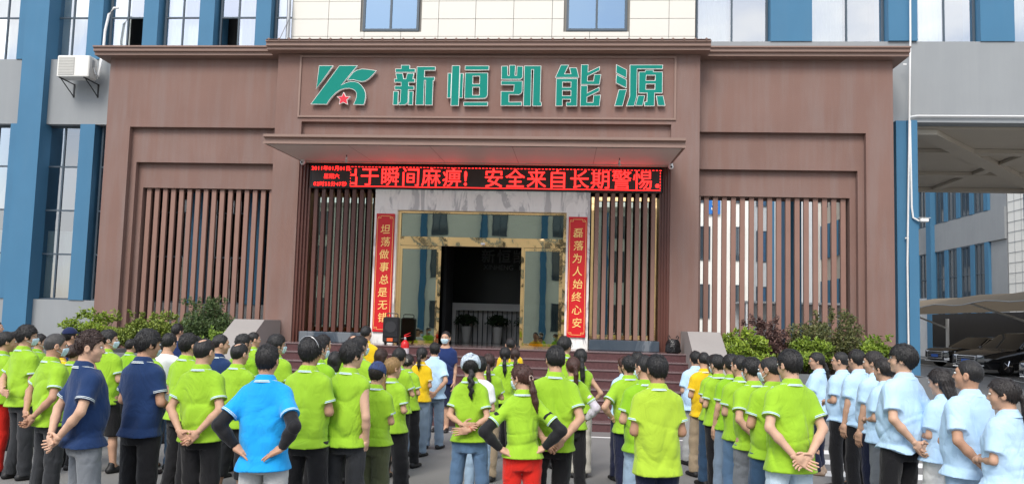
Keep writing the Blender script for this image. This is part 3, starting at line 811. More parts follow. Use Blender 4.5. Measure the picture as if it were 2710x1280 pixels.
# ------------------------------------------------------------------ LED ticker
LED = thing("led_display", "long LED ticker board with glowing red text under the canopy", "display", (0, 17.36, 5.31))
MB().box(-6.14, 2.15, 0, .10, -.285, .285).build("housing", M_BLACKM, LED)
MB().box(-6.10, 2.11, -.004, 0, -.245, .245).build("panel", mat("led_off", (.055, .048, .045), .5, var=.2, vscale=60), LED)
M_LED = emit("led_red", (1.0, .020, .018), 2.4)
ledx = {'出': -5.19, '于': -4.70, '瞬': -4.215, '间': -3.72, '麻': -3.235, '痹': -2.74, '安': -1.755, '全': -1.255, '来': -.76, '自': -.265, '长': .235, '期': .72, '警': 1.205, '惕': 1.685}
for ch, x in ledx.items():
    me = text_mesh(ch, M_LED, .47, .005, .002, clipx=.03 if ch == '出' else None)
    link("lit_character", me, LED, (x, -.009, .005))
link("lit_character", text_mesh("!", M_LED, .47, .016, .002), LED, (-2.42, -.009, .005))
link("lit_character", text_mesh(".", M_LED, .60, .02, .002), LED, (2.02, -.009, .07))
for s_, x, z, sz in (("2011年01月01日", -5.645, .19, .125), ("星期六", -5.62, .0, .130), ("02时55分47秒", -5.65, -.185, .125)):
    adv = [1.0 if ord(c) > 0x2000 else .58 for c in s_]; cur = x - sum(adv) * sz / 2
    for c, a in zip(s_, adv):
        link("lit_character", text_mesh(c, M_LED, sz, .002, .002), LED, (cur + a * sz / 2, -.009, z)); cur += a * sz
db = MB()
x = -5.15
while x < 2.08:
    db.box(x, x + .045, -.010, -.006, .222, .236); x += .082
db.box(-5.17, 2.09, -.010, -.006, -.242, -.226)
zq = -.2
while zq < .22:
    db.box(2.078, 2.092, -.010, -.006, zq, zq + .04); db.box(-5.17, -5.158, -.010, -.006, zq, zq + .025); zq += .07
db.build("lit_border", M_LED, LED)

# ------------------------------------------------------------------ red couplet boards
M_BAN = mat("couplet_red", (.60, .007, .012), .45, var=.06, vscale=4)
M_GLD = mat("couplet_gold", (.92, .64, .20), .45, var=.10, vscale=20)
def couplet(x0, chars, label):
    t = thing("couplet_board", label, "banner", (x0 + .215, 17.40, 1.67), group="red couplet boards")
    MB().bbox(-.215, .215, -.03, .015, 0, 2.77, .006).build("board", M_BAN, t)
    b = MB(); yy0, yy1 = -.034, -.0305
    for s in (-1, 1): b.box(s * .185 - .004, s * .185 + .004, yy0, yy1, .14, 2.63)
    for z0 in (.055, 2.707): b.box(-.11, .11, yy0, yy1, z0, z0 + .008)
    for s in (-1, 1):
        for zc, zs in ((.055, 1), (2.715, -1)):
            b.box(s * .11 - .004, s * .11 + .004, yy0, yy1, zc, zc + zs * .06); b.box(s * .11, s * .185, yy0, yy1, zc + zs * .052, zc + zs * .060)
            b.box(s * .185 - .004, s * .185 + .004, yy0, yy1, zc + zs * .06, zc + zs * .10)
            for k in range(2): b.box(s * (.135 + .03 * k), s * (.15 + .03 * k), yy0, yy1, zc + zs * (.012 + .012 * k), zc + zs * (.028 + .012 * k))
    b.build("gold_border", M_GLD, t)
    for i, ch in enumerate(chars):
        o = link("character", text_mesh(ch, M_GLD, .235, .005, .002, shear=.12), t, (0.012 * math.sin(i * 2.1), -.033, 2.40 - .295 * i), (0, math.radians(-3), 0))
couplet(-4.50, "坦荡做事总是无错", "red couplet board with gold characters left of the doors, behind the loudspeaker")
couplet(.01, "磊落为人始终心安", "red couplet board with gold characters right of the doors")

# ------------------------------------------------------------------ small things on the facade
ac = thing("air_conditioner", "white outdoor air conditioner unit on brackets on the grey wall", "air conditioner", (-13.12, 18.6, 7.90))
MB().bbox(0, .86, -.62, -.28, 0, .56, .02).build("casing", mat("ac_white", (.70, .69, .65), .5, var=.06), ac)
gr = MB()
gr.box(.05, .47, -.628, -.622, .05, .51)
gr.build("fan_grille", mat("ac_grille", (.42, .41, .38), .6, var=.2, vscale=40), ac)
for i in range(11): MB().box(.055, .465, -.636, -.629, .065 + .04 * i, .075 + .04 * i).build("grille_bar", mat("ac_white", (.7, .69, .65)), ac)
link("lettering", text_mesh("AUX", mat("ac_text", (.12, .12, .12), .6), .07, 0, .002), ac, (.66, -.624, .46)) if False else None
vs = MB(); vs.box(.861, .875, -.50, -.40, .30, .48); vs.tube([(.88, -.45, .30), (.90, -.45, .22), (.93, -.44, .12)], .015, 6); vs.tube([(.88, -.40, .24), (.95, -.38, .10)], .012, 6)
vs.build("valve", M_METALGREY, ac)
for x in (.08, .74):
    b = MB(); b.tube([(x, 0, -.015), (x, -.62, -.015)], .015, 6); b.tube([(x, 0, -.34), (x, -.55, -.02)], .013, 6); b.box(x - .02, x + .02, -.012, -.001, -.36, 0)
    b.build("bracket", M_BLACKM, ac)
hs = thing("refrigerant_hose", "pale wrapped hose rising from the air conditioner along blue pilaster", "hose")
MB().tube([(-12.20, 18.28, 8.0), (-12.17, 18.30, 8.3), (-12.20, 18.42, 8.7), (-12.22, 18.47, 9.3), (-12.16, 18.49, 9.75), (-12.04, 18.50, 9.92), (-11.93, 18.52, 9.93)], .032, 8).build("hose", M_PIPE, hs, smooth=True)
MB().tube([(-12.23, 18.30, 7.95), (-12.26, 18.42, 8.6), (-12.20, 18.50, 9.4)], .012, 6).build("cable", M_PIPE, hs, smooth=True)

def dome_cam(x, label):
    t = thing("security_camera", label, "camera", (x, 17.05, 5.60), group="dome cameras under the canopy")
    MB().lathe([(.045, .05), (.05, .02), (.05, 0), (.02, -.005)], (0, 0, 0), 14).build("mount", M_PIPE, t, smooth=True)
    MB().lathe([(.048, 0), (.062, -.02), (.055, -.06), (.03, -.085), (.008, -.09)], (0, -.02, -.006), 14).build("dome", M_PIPE, t, smooth=True)
    MB().tube([(0, -.075, -.045), (0, -.088, -.05)], .022, 10).build("lens", M_BLACKM, t)
dome_cam(-6.22, "white ball camera under the left corner of the canopy")
dome_cam(2.28, "white ball camera under the right corner of the canopy")
def bulb(x, label):
    t = thing("ceiling_bulb", label, "lamp", (x, 16.3, 5.585), group="bare bulbs under the canopy")
    MB().tube([(0, 0, .0), (0, 0, -.05)], .010, 6).build("flex", M_BLACKM, t)
    MB().lathe([(.018, -.045), (.022, -.06), (.022, -.09), (.015, -.10)], (0, 0, 0), 10).build("socket", M_PIPE, t)
    MB().lathe([(.014, -.10), (.028, -.13), (.03, -.15), (.018, -.175), (.004, -.18)], (0, 0, 0), 10).build("glass_bulb", mat("bulb_white", (.6, .58, .55), .2), t, smooth=True)
bulb(-4.96, "unlit bare bulb under the left half of the canopy"); bulb(1.08, "unlit bare bulb under the right half of the canopy")

# drain pipes behind the left end of the centre cornice
dp = thing("drain_pipe", "grey drain pipe and stay rods beside the cream panel wall", "pipe")
MB().tube([(-7.30, 18.45, 8.6), (-7.30, 18.45, 9.9), (-7.33, 18.5, 10.3), (-7.42, 18.55, 10.6)], .05, 10).build("pipe", M_METALGREY, dp, smooth=True)
MB().tube([(-7.60, 18.3, 8.62), (-7.28, 18.40, 9.55)], .012, 6).build("stay_rod", M_METALGREY, dp)
MB().tube([(-7.45, 18.3, 8.62), (-7.28, 18.40, 9.1)], .012, 6).build("stay_rod", M_METALGREY, dp)

# things on the platform
sp = thing("loudspeaker", "black portable trolley loudspeaker with orange label on the platform", "loudspeaker", (-3.88, 16.75, 1.40))
MB().bbox(-.18, .18, -.16, .04, .05, .62, .03).build("cabinet", mat("speaker_black", (.014, .014, .016), .5, bump=.3, bscale=200), sp)
MB().bbox(-.155, .155, -.178, -.162, .18, .60, .01).build("grille", mat("speaker_mesh", (.022, .023, .026), .6, bump=1.0, bscale=300), sp)
MB().tube([(0, -.180, .40), (0, -.186, .40)], .125, 24).build("woofer_ring", mat("speaker_ring", (.03, .03, .033), .4), sp)
MB().box(-.07, .06, -.186, -.180, .085, .155).build("label_plate", mat("orange_label", (.75, .12, .03), .5), sp)
MB().tube([(-.13, -.05, .62), (-.13, -.05, .68), (-.10, -.05, .70), (.10, -.05, .70), (.13, -.05, .68), (.13, -.05, .62)], .012, 8).build("handle", M_BLACKM, sp, smooth=True)
for x in (-.14, .14): MB().tube([(x - .02, 0, .045), (x + .02, 0, .045)], .045, 12).build("wheel", M_BLACKM, sp)
fe = thing("fire_extinguisher", "red fire extinguisher with black hose standing on the steps", "fire extinguisher", (-3.32, 15.55, 1.05))
MB().lathe([(.0, 0), (.075, .0), (.085, .02), (.085, .40), (.075, .45), (.04, .485), (.025, .50)], (0, 0, 0), 18).build("cylinder", mat("extinguisher_red", (.55, .012, .015), .3), fe, smooth=True)
MB().lathe([(.026, .50), (.026, .54), (.015, .56)], (0, 0, 0), 10).build("valve", M_METALGREY, fe)
MB().prism([(-.02, .55), (.11, .59), (.12, .60), (-.02, .575)], 'y', -.012, .012).build("handle", mat("extinguisher_red", (.55, .012, .015)), fe)
MB().prism([(-.02, .58), (.10, .64), (.105, .655), (-.03, .60)], 'y', -.010, .010).build("lever", mat("extinguisher_red", (.55, .012, .015)), fe)
MB().tube([(-.02, 0, .54), (-.09, 0, .52), (-.125, 0, .42), (-.125, 0, .25), (-.105, 0, .12)], .013, 8).build("hose", M_BLACKM, fe, smooth=True)
MB().lathe([(.0862, .12), (.0862, .33)], (0, 0, 0), 18).build("paper_label", mat("ext_label", (.62, .55, .58), .6, var=.5, vscale=45), fe, smooth=True)
bg = thing("plastic_bag", "crumpled black plastic bag on the platform by the right cheek wall", "bag", (2.33, 16.72, 1.40))
bm = MB(); rings = []
for k, (r, z) in enumerate([(.11, 0), (.16, .03), (.165, .12), (.15, .20), (.12, .26), (.09, .30)]):
    rings.append([((r * (1 + .12 * math.sin(i * 2.3 + k * 1.7))) * math.cos(2 * math.pi * i / 18), .75 * r * (1 + .12 * math.sin(i * 3.1 + k)) * math.sin(2 * math.pi * i / 18), z + .012 * math.sin(i * 2.7 + k * 2)) for i in range(18)])
bm.rings(rings); bm.build("sack", mat("bag_black", (.010, .010, .011), .25, bump=.9, bscale=25), bg, smooth=True)
for s in (-1, 1): MB().tube([(s * .09, 0, .27), (s * .115, 0, .35), (s * .09, .01, .385), (s * .06, .01, .33)], .012, 6).build("handle", M_BLACKM, bg)

# ------------------------------------------------------------------ buildings seen through the passage
def block(name, label, loc, rz, L, D, H, wallm, rows, colsx, ww_, pil=None, frm=None, panem=None, bands=()):
    """local: facade along x facing -y, origin at its left foot"""
    t = thing(name, label, "building", loc, rz)
    MB().box(0, L, .12, D, 0, H).build("wall", wallm, t)
    MB().box(-.15, L + .15, -.05, D + .15, H + .003, H + .3).build("roof", M_CONC, t)
    for (za, zb, mm) in bands: MB().box(0, L, .0, .118, za, zb).build("spandrel", mm, t)
    for (za, zb) in rows:
        for x in colsx:
            f = MB(); fr_ = .06
            f.box(x, x + fr_, .02, .117, za, zb); f.box(x + ww_ - fr_, x + ww_, .02, .117, za, zb); f.box(x + fr_, x + ww_ - fr_, .02, .117, za, za + fr_); f.box(x + fr_, x + ww_ - fr_, .02, .117, zb - fr_, zb)
            f.box(x + ww_ / 2 - .025, x + ww_ / 2 + .025, .03, .117, za + fr_, zb - fr_)
            if zb - za > 2.5:
                zm = za + (zb - za) * .62; f.box(x + fr_, x + ww_ - fr_, .034, .116, zm - .03, zm + .03)
            fo = f.build("window", M_FRAME, t)
            MB().box(x + fr_, x + ww_ - fr_, .07, .10, za + fr_, zb - fr_).build("pane", panem or M_PANEFAR, fo)
    if pil:
        for (x, w_, za, zb, dep) in pil: MB().box(x, x + w_, -dep, .119, za, zb).build("pilaster", M_BLUE, t)
    return t
M_PANEFAR = mat("far_pane", (.045, .06, .075), .06, var=.3, vscale=.8, spec=.9)
# right-hand factory wing beyond the passage, facing the drive
cx = [.55 + 1.52 * i for i in range(0, 4)] + [7.4 + 1.52 * i for i in range(0, 4)]
pl = [(6.55, .64, 0, 14, .25)] + [(x + 1.06, .40, 2.3, 6.8, .03) for x in cx] + [(x + 1.06, .40, 8.6, 12.6, .03) for x in cx] + [(0, .5, 0, 14, .25)]
fw_ = block("factory_wing", "blue and grey factory wing along the drive behind the carport", (23.6, 57.5, .45), -math.pi / 2, 15.0, 10, 14, M_GREY, [(2.3, 6.8), (8.6, 12.6)], cx, 1.0, pl, bands=((0, 2.25, M_GREY), (6.82, 8.58, M_GREY), (12.62, 14, M_GREY)))
MB().box(4.4, 6.4, -.04, .11, .1, 3.9).build("shutter_door", mat("shutter", (.5, .51, .52), .5), fw_)
wt = block("tiled_annex", "white tiled annex at the near end of the factory wing, right edge", (23.6, 42.4, .45), -math.pi / 2, 12, 9, 16, M_WHITEWALL, [], [], 1.0)
gl = MB()
for z in np.arange(.5, 15.8, .55): gl.box(.02, 11.9, .1, .119, z, z + .03)
for x in np.arange(.6, 11.8, .62): gl.box(x, x + .03, .1, .118, .05, 15.8)
gl.build("tile_joint", mat("joint_grey", (.40, .41, .41), .8), wt)
tn = block("cream_workshop", "cream workshop with blue framed windows at the far end of the rear court", (24.2, 90.0, .45), -math.pi / 2, 30, 10, 16, mat("cream_paint", (.62, .55, .46), .8, var=.08), [(2.0, 6.3), (8.4, 11.6), (13.2, 15.4)], [.8 + 2.2 * i for i in range(13)], 1.4, [(2.25 + 2.2 * i, .5, 2.0, 6.3, .02) for i in range(13)] + [(2.25 + 2.2 * i, .5, 8.4, 11.6, .02) for i in range(13)], panem=mat("far_pane_blue", (.03, .10, .20), .15, var=.3))
wb = block("white_block", "tall white building with small windows seen through the left of the right slats", (3.5, 50.0, .45), 0, 8.4, 12, 24, M_WHITEWALL, [(2.2, 4.4), (6.0, 8.2), (9.8, 12.0), (13.6, 15.8)], [.8, 2.8, 4.9, 7.1], .9)
sgn = MB(); sgn.box(5.62, 6.42, -.06, -.02, 9.0, 10.3); sgn.build("blue_plate", mat("plate_blue", (.02, .16, .5), .5), wb)
link("plate_number", text_mesh("5", M_SWHITE, 1.0, .02, .004), wb, (6.05, -.07, 9.65))
gb = block("grey_block", "grey and blue building beyond the white block at the end of the court", (13.6, 62.0, .45), 0, 6.5, 10, 22, mat("pale_grey", (.55, .57, .58), .8), [(2.5, 5.0), (7.0, 9.5), (11.5, 14.0), (16.0, 18.5)], [1.6, 3.6], .8, [(.05, .5, 0, 21, .05), (2.5, .5, 0, 21, .04)], panem=mat("far_pane_blue", (.03, .10, .20)))
cr = block("court_wing", "white and blue court wing closing the far end of the rear yard", (19.8, 74.0, .45), 0, 5, 8, 14, M_WHITEWALL, [(2.5, 5.0), (7.0, 9.5)], [.8, 2.6], 1.0, panem=mat("far_pane_blue", (.03, .10, .20)))
for (x0_, x1_, yy, zz_, lb) in ((9.2, 16.5, 40.0, 2.9, "white railing and shed roof low across the rear court"),):
    rl = thing("shed_roof", lb, "shed", (0, yy, .45))
    MB().box(x0_, x1_, 0, 3, zz_, zz_ + .1).build("roof", M_METALGREY, rl)
    for x in np.arange(x0_ + .1, x1_, 1.2): MB().box(x, x + .08, .05, .13, 0, zz_ - .002).build("post", M_PIPE, rl)
    MB().box(x0_, x1_, 2.9, 3.0, 0, zz_ - .002).build("back_panel", mat("shed_white", (.7, .7, .68), .7), rl)
# building behind the camera, seen mirrored in the glass
cx = [1.0 + 4.8 * i for i in range(10)]
ob = block("opposite_building", "beige and blue building across the yard, mirrored in the entrance glass", (25, -24.0, 0), math.pi, 50, 10, 11.0, mat("beige_panel", (.74, .71, .60), .7, var=.06), [(1.4, 3.6), (5.4, 7.8), (8.8, 10.6)], cx, 1.2, [(x + 1.6, .5, 0, 10.9, .15) for x in cx[4:8]], panem=mat("far_pane", (.045, .06, .075)))

# ------------------------------------------------------------------ carport and parked cars
def fabric(name, col):
    m = bpy.data.materials.new(name); m.use_nodes = True
    N, Lk = nodes_of(m); N.clear()
    o = N.new("ShaderNodeOutputMaterial"); mx = N.new("ShaderNodeMixShader"); d = N.new("ShaderNodeBsdfDiffuse"); t = N.new("ShaderNodeBsdfTranslucent")
    no = N.new("ShaderNodeTexNoise"); no.inputs["Scale"].default_value = 2.0; rp = N.new("ShaderNodeMix"); rp.data_type = 'RGBA'
    rp.inputs["A"].default_value = (*[c * .85 for c in col], 1); rp.inputs["B"].default_value = (*[c * 1.12 for c in col], 1)
    Lk.new(no.outputs["Fac"], rp.inputs["Factor"]); Lk.new(rp.outputs["Result"], d.inputs["Color"]); Lk.new(rp.outputs["Result"], t.inputs["Color"])
    mx.inputs[0].default_value = .3; Lk.new(d.outputs[0], mx.inputs[1]); Lk.new(t.outputs[0], mx.inputs[2]); Lk.new(mx.outputs[0], o.inputs[0])
    return m
cp = thing("carport", "arched membrane carport over the parked black cars", "carport", (0, 0, .45))
cv = MB(); rows = []
for j in range(25):
    y = 25.0 + j * 1.0; dx = .10 * (y - 34)
    sag = .10 * math.cos((y - 25) * 2 * math.pi / 5.0)
    row = []
    for i in range(9):
        u = i / 8
        row.append((16.3 + dx + u * (6.0 - .08 * (y - 25)), y, 2.80 + .75 * math.sin(u * 2.4) - .55 * u * u + sag * .6 * (1 - u)))
    rows.append(row)
cv.rings(rows, False, 0, closed=False)
cvo = cv.build("membrane", fabric("membrane_tan", (.30, .25, .19)), cp, smooth='all')
MB().box(22.3, 22.5, 25, 48, 0, 2.75).build("back_wall", mat("carport_shade", (.035, .033, .032), .9), cp)  # near-black colour holds the shade deep under the membrane
for y in (26.0, 35.5, 45.2):
    dx = .10 * (y - 34)
    MB().tube([(21.5 + dx * .3, y, 0), (21.5 + dx * .3, y, 2.45)], .09, 10).build("post", M_PIPE, cp, smooth=True)
    MB().tube([(21.5 + dx * .3, y, 1.9), (17.6 + dx, y, 3.1)], .05, 8).build("arm", M_PIPE, cp, smooth=True)
MB().tube([(16.28 + .1 * (y - 34), y, 2.80 + .06 * math.cos((y - 25) * 2 * math.pi / 5.0)) for y in range(25, 50)], .022, 6).build("edge_pipe", M_METALGREY, cp, smooth=True)

def car(label, x, y, rz, Lc=4.7, Wc=1.9, Hc=1.65, suv=True, colr=(.018, .018, .020)):
    t = thing("parked_car", label, "car", (x, y, zz(y)), rz, group="cars parked under the carport")
    mp_ = mat("car_black", colr, .12, var=.05, spec=.7); gl_ = mat("car_glass", (.012, .014, .016), .04, spec=.8)
    # stations from nose (-L/2 on x) to tail: x, half width, floor z, belt z, roof z, roof half width
    hb = 1.00 if suv else .88
    sta = [(0, .62, .38, .62, .63), (.06, .80, .28, .74, .76), (.25, .90, .22, .80, .84), (.7, .94, .20, .86, .93), (1.25, .95, .20, hb - .04, hb), (1.45, .95, .20, hb, hb + .06), (2.15, .95, .20, hb + .03, Hc - .06), (2.7, .95, .20, hb + .04, Hc), (3.5, .95, .20, hb + .05, Hc - .01), (4.2, .93, .22, hb + .05, Hc - .12), (4.55, .88, .26, hb + .02, hb + .12), (4.7, .74, .34, hb - .1, hb - .08)]
    B = MB(); rings = []
    for (sx, hw, zf, zb_, zr) in sta:
        sx = (sx - 2.35) * Lc / 4.7; hw *= Wc / 1.9
        cab = max(0, min(1, (zr - zb_) / .5)); rw = hw * (1 - .24 * cab)
        zm = zf + (zb_ - zf) * .45
        r = [(-hw * .9, zf), (-hw, zf + .12), (-hw, zm), (-hw * .985, zb_ - .04), (-hw * .95, zb_), (-(rw * .4 + hw * .55), zb_ + (zr - zb_) * .4), (-rw, zr - .05 * cab - .008), (-rw * .72, zr), (rw * .72, zr), (rw, zr - .05 * cab - .008), (rw * .4 + hw * .55, zb_ + (zr - zb_) * .4), (hw * .95, zb_), (hw * .985, zb_ - .04), (hw, zm), (hw, zf + .12), (hw * .9, zf)]
        rings.append([(sx, a, b) for a, b in r])
    B.rings(rings)
    for fi in range(len(B.f)):
        k, i = divmod(fi, 16)
        if k >= len(sta) - 1: continue
        if 4 <= i <= 5 or 9 <= i <= 10:
            if 5 <= k <= 8: B.m[fi] = 1
        if 6 <= i <= 8 and k in (5, 9): B.m[fi] = 1
    B.build("body", [mp_, gl_], t, smooth=True)
    n = -2.35 * Lc / 4.7
    chm = mat("chrome", (.75, .76, .78), .12, metal=1.0); dkp = mat("grille_dark", (.02, .02, .022), .5)
    MB().bbox(n - .035, n + .03, -.46, .46, .42, .72, .03).build("grille", dkp, t)
    for q in range(3): MB().box(n - .046, n - .036, -.44, .44, .47 + .09 * q, .478 + .09 * q).build("grille_bar", chm, t)
    fr2 = MB(); 
    for (a, b, c, d) in ((-.48, .48, .72, .745), (-.48, .48, .40, .42), (-.48, -.46, .42, .72), (.46, .48, .42, .72)): fr2.box(n - .05, n + .02, a, b, c, d)
    fr2.build("grille_frame", chm, t)
    MB().box(n - .065, n - .052, -.22, .22, .47, .60).build("number_plate", mat("plate_blue2", (.03, .12, .45), .4), t)
    MB().bbox(n - .02, n + .2, -.75, .75, .25, .31, .02).build("bumper_trim", chm, t)
    for s in (-1, 1):
        MB().prism([(n + .02, s * .50), (n + .05, s * .72), (n + .32, s * .90), (n + .36, s * .88), (n + .14, s * .52)], 'z', .62, .77).build("headlight", mat("headlamp", (.82, .84, .86), .15, spec=.9), t)
        MB().prism([(n - .005, s * .55), (n + .06, s * .80), (n + .12, s * .80), (n + .06, s * .55)], 'z', .34, .46).build("fog_light_bezel", chm, t)
        MB().bbox(n + 1.62, n + 1.78, s * 1.03 - .09, s * 1.03 + .09, hb + .02, hb + .15, .03).build("mirror", mp_, t)
        for wx in (.95, 3.75):
            cx_ = (wx - 2.35) * Lc / 4.7
            wo = MB().tube([(cx_, s * .78, .36), (cx_, s * .80, .36), (cx_, s * .95, .36), (cx_, s * .97, .36)], [.33, .36, .36, .33], 26).build("wheel", mat("tyre", (.012, .012, .012), .8), t, smooth=True)
            MB().tube([(cx_, s * .955, .36), (cx_, s * .975, .36)], .235, 24).build("rim", mat("rim_dark", (.10, .10, .105), .3, metal=.8), wo)
            for q in range(5):
                a = q * 2 * math.pi / 5
                MB().tube([(cx_, s * .98, .36), (cx_ + .22 * math.cos(a), s * .98, .36 + .22 * math.sin(a))], .022, 6).build("spoke", chm, wo)
    MB().tube([((1.5 - 2.35), -.93, hb + .02), ((2.2 - 2.35), -.83, Hc - .10), ((3.4 - 2.35), -.80, Hc - .04)], .014, 6).build("window_trim", chm, t)
car("black sedan deepest in the carport, farthest from the camera", 19.9, 38.2, math.radians(14), 4.7, 1.85, 1.48, False)
car("large black car in the middle of the carport showing its front wheel", 18.75, 33.0, math.radians(16), 5.0, 1.95, 1.72, True)
car("black car at the right edge of the photo, nearest under the carport", 18.75, 28.4, math.radians(16), 4.9, 1.95, 1.72, True)

# ------------------------------------------------------------------ people
# bodies and clothes are smooth-blended volumes meshed with surface nets
def nets(f, lo, hi, h):
    lo = np.array(lo, np.float32); hi = np.array(hi, np.float32)
    n = np.maximum(np.ceil((hi - lo) / h).astype(int) + 1, 3)
    ax = [lo[i] + h * np.arange(n[i], dtype=np.float32) for i in range(3)]
    X, Y, Z = np.meshgrid(*ax, indexing='ij')
    g = f(np.stack([X.ravel(), Y.ravel(), Z.ravel()], 1)).reshape(n)
    s = g < 0
    c = np.zeros(n - 1, np.int8)
    for dx in (0, 1):
        for dy in (0, 1):
            for dz in (0, 1):
                c += s[dx:n[0] - 1 + dx, dy:n[1] - 1 + dy, dz:n[2] - 1 + dz]
    act = (c > 0) & (c < 8)
    idx = np.argwhere(act)
    vid = -np.ones(n - 1, np.int64); vid[act] = np.arange(len(idx))
    acc = np.zeros((len(idx), 3), np.float32); cnt = np.zeros(len(idx), np.float32)
    for axis in range(3):
        o1, o2 = [a for a in range(3) if a != axis]
        for a in (0, 1):
            for b in (0, 1):
                p = idx.copy(); p[:, o1] += a; p[:, o2] += b
                q = p.copy(); q[:, axis] += 1
                g0 = g[p[:, 0], p[:, 1], p[:, 2]]; g1 = g[q[:, 0], q[:, 1], q[:, 2]]
                m = (g0 < 0) != (g1 < 0)
                t = g0[m] / (g0[m] - g1[m])
                pos = p[m].astype(np.float32); pos[:, axis] += t
                acc[m] += pos; cnt[m] += 1
    V = lo + h * acc / cnt[:, None]
    F = []
    for axis in range(3):
        o1, o2 = (axis + 1) % 3, (axis + 2) % 3
        s0 = [slice(None)] * 3; s1 = [slice(None)] * 3
        s0[axis] = slice(0, n[axis] - 1); s1[axis] = slice(1, n[axis])
        a, b = s[tuple(s0)], s[tuple(s1)]
        e = np.argwhere(a != b)
        e = e[(e[:, o1] > 0) & (e[:, o2] > 0) & (e[:, o1] < n[o1] - 1) & (e[:, o2] < n[o2] - 1)]
        q = []
        for u, w in ((-1, -1), (0, -1), (0, 0), (-1, 0)):
            k = e.copy(); k[:, o1] += u; k[:, o2] += w
            q.append(vid[k[:, 0], k[:, 1], k[:, 2]])
        q = np.stack(q, 1)
        fl = ~a[e[:, 0], e[:, 1], e[:, 2]]
        q[fl] = q[fl][:, ::-1]
        F.append(q)
    F = np.concatenate(F); F = F[(F >= 0).all(1)]
    return V, F

def to_mesh(name, V, F, m, mi=None, smooth=True):
    me = bpy.data.meshes.new(name)
    nv, nf = len(V), len(F)
    me.vertices.add(nv); me.vertices.foreach_set("co", np.asarray(V, np.float32).ravel())
    me.loops.add(nf * 4); me.loops.foreach_set("vertex_index", np.asarray(F, np.int32).ravel())
    me.polygons.add(nf); me.polygons.foreach_set("loop_start", np.arange(0, nf * 4, 4, dtype=np.int32))
    me.polygons.foreach_set("use_smooth", np.ones(nf, bool) if smooth else np.zeros(nf, bool))
    setmats(me, m)
    if mi is not None: me.polygons.foreach_set("material_index", np.asarray(mi, np.int32))
    me.update(calc_edges=True)
    return me

def rc(P, a, b, ra, rb):
    a = np.array(a, np.float32); b = np.array(b, np.float32); d = b - a
    t = np.clip((P - a) @ d / max(float(d @ d), 1e-9), 0, 1)
    return np.linalg.norm(P - a - t[:, None] * d, axis=1) - (ra + (rb - ra) * t)
def rc_cut(P, a, b, ra, rb):
    a = np.array(a, np.float32); b = np.array(b, np.float32); d = b - a; L = float(np.sqrt(d @ d)); d = d / L
    t = (P - a) @ d
    tc = np.clip(t / L, 0, 1)
    q = np.linalg.norm(P - a - (np.clip(t, 0, None))[:, None] * d, axis=1) - (ra + (rb - ra) * tc)
    return np.maximum(q, t - L)
def ell(P, c, r):
    q = (P - np.array(c, np.float32)); r = np.array(r, np.float32)
    k0 = np.linalg.norm(q / r, axis=1); k1 = np.linalg.norm(q / (r * r), axis=1) + 1e-6
    return k0 * (k0 - 1) / k1
def loft(P, st, ex=2.3):
    st = np.array(st, np.float32)
    z = P[:, 2]
    w = np.interp(z, st[:, 0], st[:, 1]); d = np.interp(z, st[:, 0], st[:, 2]); y0 = np.interp(z, st[:, 0], st[:, 3])
    e = (np.abs(P[:, 0] / w) ** ex + np.abs((P[:, 1] - y0) / d) ** ex) ** (1 / ex)
    q = (e - 1) * np.minimum(w, d)
    return np.maximum(q, np.maximum(st[0, 0] - z, z - st[-1, 0]))
def smin(a, b, k):
    h = np.maximum(k - np.abs(a - b), 0) / k
    return np.minimum(a, b) - h * h * k * 0.25
def creases(P, rng, freq, stretch, n=3):
    """narrow valleys between broad soft folds"""
    Q = P * np.array(stretch, np.float32); out = np.zeros(len(P), np.float32)
    for i in range(n):
        d = rng.normal(size=3); d /= np.linalg.norm(d); d2 = rng.normal(size=3); d2 /= np.linalg.norm(d2)
        k = freq * (.7 + .7 * rng.random()); ph = rng.random() * 6.3
        a = Q @ (d * k).astype(np.float32) + ph + 1.3 * np.sin(Q @ (d2 * k * .6).astype(np.float32) + ph)
        m = .5 + .5 * np.sin(Q @ (d2 * k * .35).astype(np.float32) + 2 * ph)
        out += m * (1 - np.abs(np.sin(a * .5))) ** 3
    return out
def wrinkle(P, rng, freq, stretch=(1, 1, 1), n=6):
    st = np.array(stretch, np.float32)
    Q = P * st
    out = np.zeros(len(P), np.float32)
    for i in range(n):
        d = rng.normal(size=3); d /= np.linalg.norm(d)
        d2 = rng.normal(size=3); d2 /= np.linalg.norm(d2)
        k = freq * (0.6 + 1.1 * rng.random()); ph = rng.random() * 6.3
        out += np.sin(Q @ (d * k).astype(np.float32) + ph + 1.6 * np.sin(Q @ (d2 * k * .55).astype(np.float32) + ph * 2))
    return out / n

PIV = np.array([0, -0.012, 1.49], np.float32)

